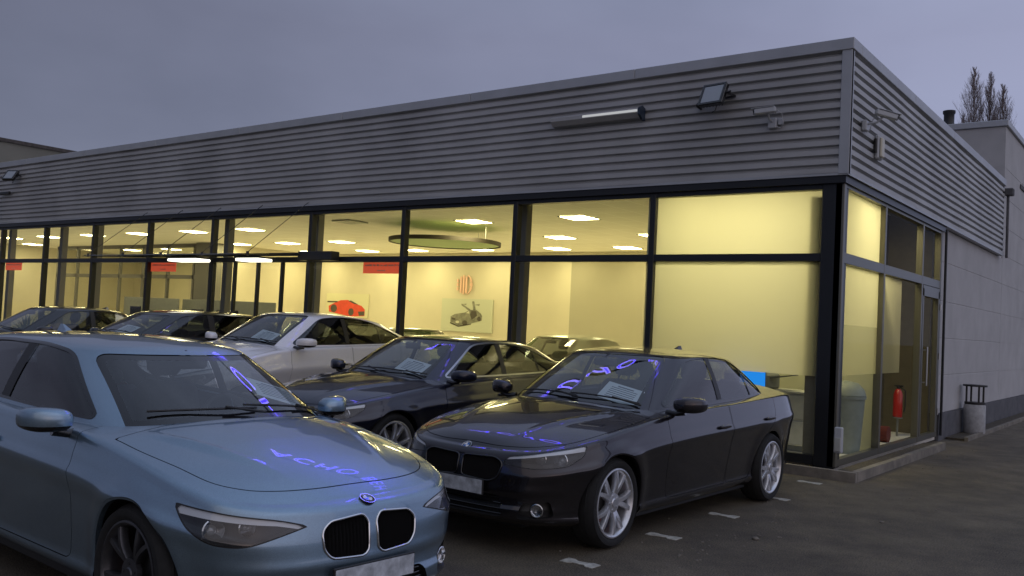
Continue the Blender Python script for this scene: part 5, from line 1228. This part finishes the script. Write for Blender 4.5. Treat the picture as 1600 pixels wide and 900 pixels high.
pebble(.57, -3.88, .03, 'pale loose pebble on the asphalt below the sedan rear wheel'); pebble(1.11, -2.34, .022, 'dark small pebble out on the open asphalt')
m = MB(); rnd = random.Random(12)
for i in range(350):
    x, y = rnd.uniform(-.3, 5.5), rnd.uniform(-7.5, 9); s = rnd.uniform(.003, .009); a = rnd.uniform(0, 3)
    if rnd.random() < .4: x = rnd.uniform(.3, .7)
    m.obox((x, y, s*.4), (s*math.cos(a), s*math.sin(a), 0), (-s*.8*math.sin(a), s*.8*math.cos(a), 0), (0, 0, s*.5))
tag(m.build('grit', M['kerb']), kind='stuff', label='fine grit and crumbs scattered on the asphalt')
# ------------------------------------------------------------------ the cars outside
R_ = math.radians
P_blue = paint('paint_pale_blue', (.27, .385, .50), .8, .30); P_dark = paint('paint_dark_mauve', (.032, .028, .034), .8, .26)
P_navy = paint('paint_navy', (.006, .008, .024), .4, .3); P_silver = paint('paint_silver', (.80, .79, .80), .1, .35); P_black = paint('paint_black', (.006, .006, .010), .2, .3); P_lime = paint('paint_pale_green', (.45, .50, .38), .2, .4)
SH = 'white A4 price sheet behind the windscreen of the '
def lifted(S, d): lift(S, d); return S
r = car_root('parked_hatchback', 0.11, -7.60, R_(-2.7), 'pale blue hatchback in the foreground with chrome rimmed twin grilles'); blue = make_car(spec_hatch(), r, P_blue, .018, 2)
r2_ = car_root('parked_sedan', -.917, -5.767, R_(-90.8), 'dark plum sedan with silver alloy wheels parked at the corner of the building'); sed = make_car(spec_sedan(), r2_, P_dark, .019, 2)
r3 = car_root('parked_fastback', -3.85, -5.10, R_(-90), 'navy fastback with chrome window line between the plum sedan and the silver car'); nav = make_car(spec_fastback(0, 4.65), r3, P_navy, .024, 1, 'satin')
r4 = car_root('parked_fastback', -6.95, -4.6, R_(-87), 'silver white fastback with pale door mirrors behind the navy car'); sil = make_car(spec_fastback(.19, 4.75), r4, P_silver, .024, 1)
r5 = car_root('parked_estate', -10.0, -4.6, R_(-89), 'black hatchback with pale light through its glass left of the silver car'); est = make_car(spec_estate(), r5, P_black, .028, 1, interior='seat')
r6 = car_root('parked_sedan', -13.2, -5.0, R_(-89), 'black sedan at the far left behind the blue roof'); sd2 = make_car(lifted(spec_sedan(), .07), r6, P_black, .028, 1)
price_sheet(blue, -.40, .12, R_(12), SH+'pale blue hatchback'); price_sheet(sed, -.41, .09, 0, SH+'dark plum sedan'); price_sheet(nav, -.38, .10, 0, SH+'navy fastback'); price_sheet(sil, -.35, .10, 0, SH+'silver white fastback'); price_sheet(est, -.30, .09, 0, SH+'black hatchback')
# ------------------------------------------------------------------ cars in the showroom
s1 = car_root('showroom_car', -8.6, 3.0, R_(-30), 'pale green coupe inside the showroom behind the navy car roof'); make_car(spec_fastback(-.02, 4.5), s1, P_lime, .04, 0)
s2 = car_root('showroom_car', -6.2, 1.1, R_(-90), 'pale car inside the showroom in front of the frosted panel'); make_car(spec_sedan(), s2, P_lime, .04, 0)
s3 = car_root('showroom_car', -15.2, 4.0, R_(-60), 'pale car inside the showroom beyond the entrance'); make_car(spec_fastback(0, 4.5), s3, P_silver, .04, 0)
print('objects', len(bpy.data.objects), 'faces', sum(len(m_.polygons) for m_ in bpy.data.meshes))

# ------------------------------------------------------------------ letters on a made-up, unseen gantry, added for blue reflections in the cars
NEONK = 6.
t = empty('added_letter_gantry', (5.4, -.7, 0), 0, 'added unseen mast and arm with glowing blue letters to be reflected in the cars', 'added reflection source')
m = MB(); m.tube([(0, 0, 0), (0, 0, 8.2)], .11, 12); m.build('mast', M['frame'], t)
m = MB(); m.tube([(0, 0, 8.1), (-13.4, 0, 8.1)], .05, 8); m.build('arm', M['frame'], t)
neonb = emis('letter_blue', (.03, .02, 1.), NEONK*1.7); neonw = emis('letter_edge', (.30, .26, 1.), NEONK*.6)
cv = bpy.data.curves.new('tmp_letters', 'FONT'); cv.body = 'ACHO BEH'; cv.size = 1.0; cv.space_character = 1.25; cv.extrude = .03; cv.align_x = 'RIGHT'
tmp = bpy.data.objects.new('tmp_letters', cv); me_ = bpy.data.meshes.new_from_object(tmp); bpy.data.objects.remove(tmp)
me_.materials.clear(); me_.materials.append(neonb); me_.materials.append(M['black'])
for p in me_.polygons: p.material_index = 0 if p.normal.z > .5 else 1
o = bpy.data.objects.new('lettering', me_); COL.objects.link(o); o.parent = t; o.location = (-4.6, -.05, 7.3); o.rotation_euler = (math.radians(90), 0, 0); o.scale = (1.5, 1, 1)
cv = bpy.data.curves.new('tmp_letters', 'FONT'); cv.body = 'ACHO BEH'; cv.size = 1.0; cv.space_character = 1.25; cv.fill_mode = 'NONE'; cv.bevel_depth = .018; cv.align_x = 'RIGHT'
tmp = bpy.data.objects.new('tmp_letters', cv); me_ = bpy.data.meshes.new_from_object(tmp); bpy.data.objects.remove(tmp); me_.materials.clear(); me_.materials.append(neonw)
o2 = bpy.data.objects.new('letter_edge', me_); COL.objects.link(o2); o2.parent = o; o2.location = (0, 0, .04)
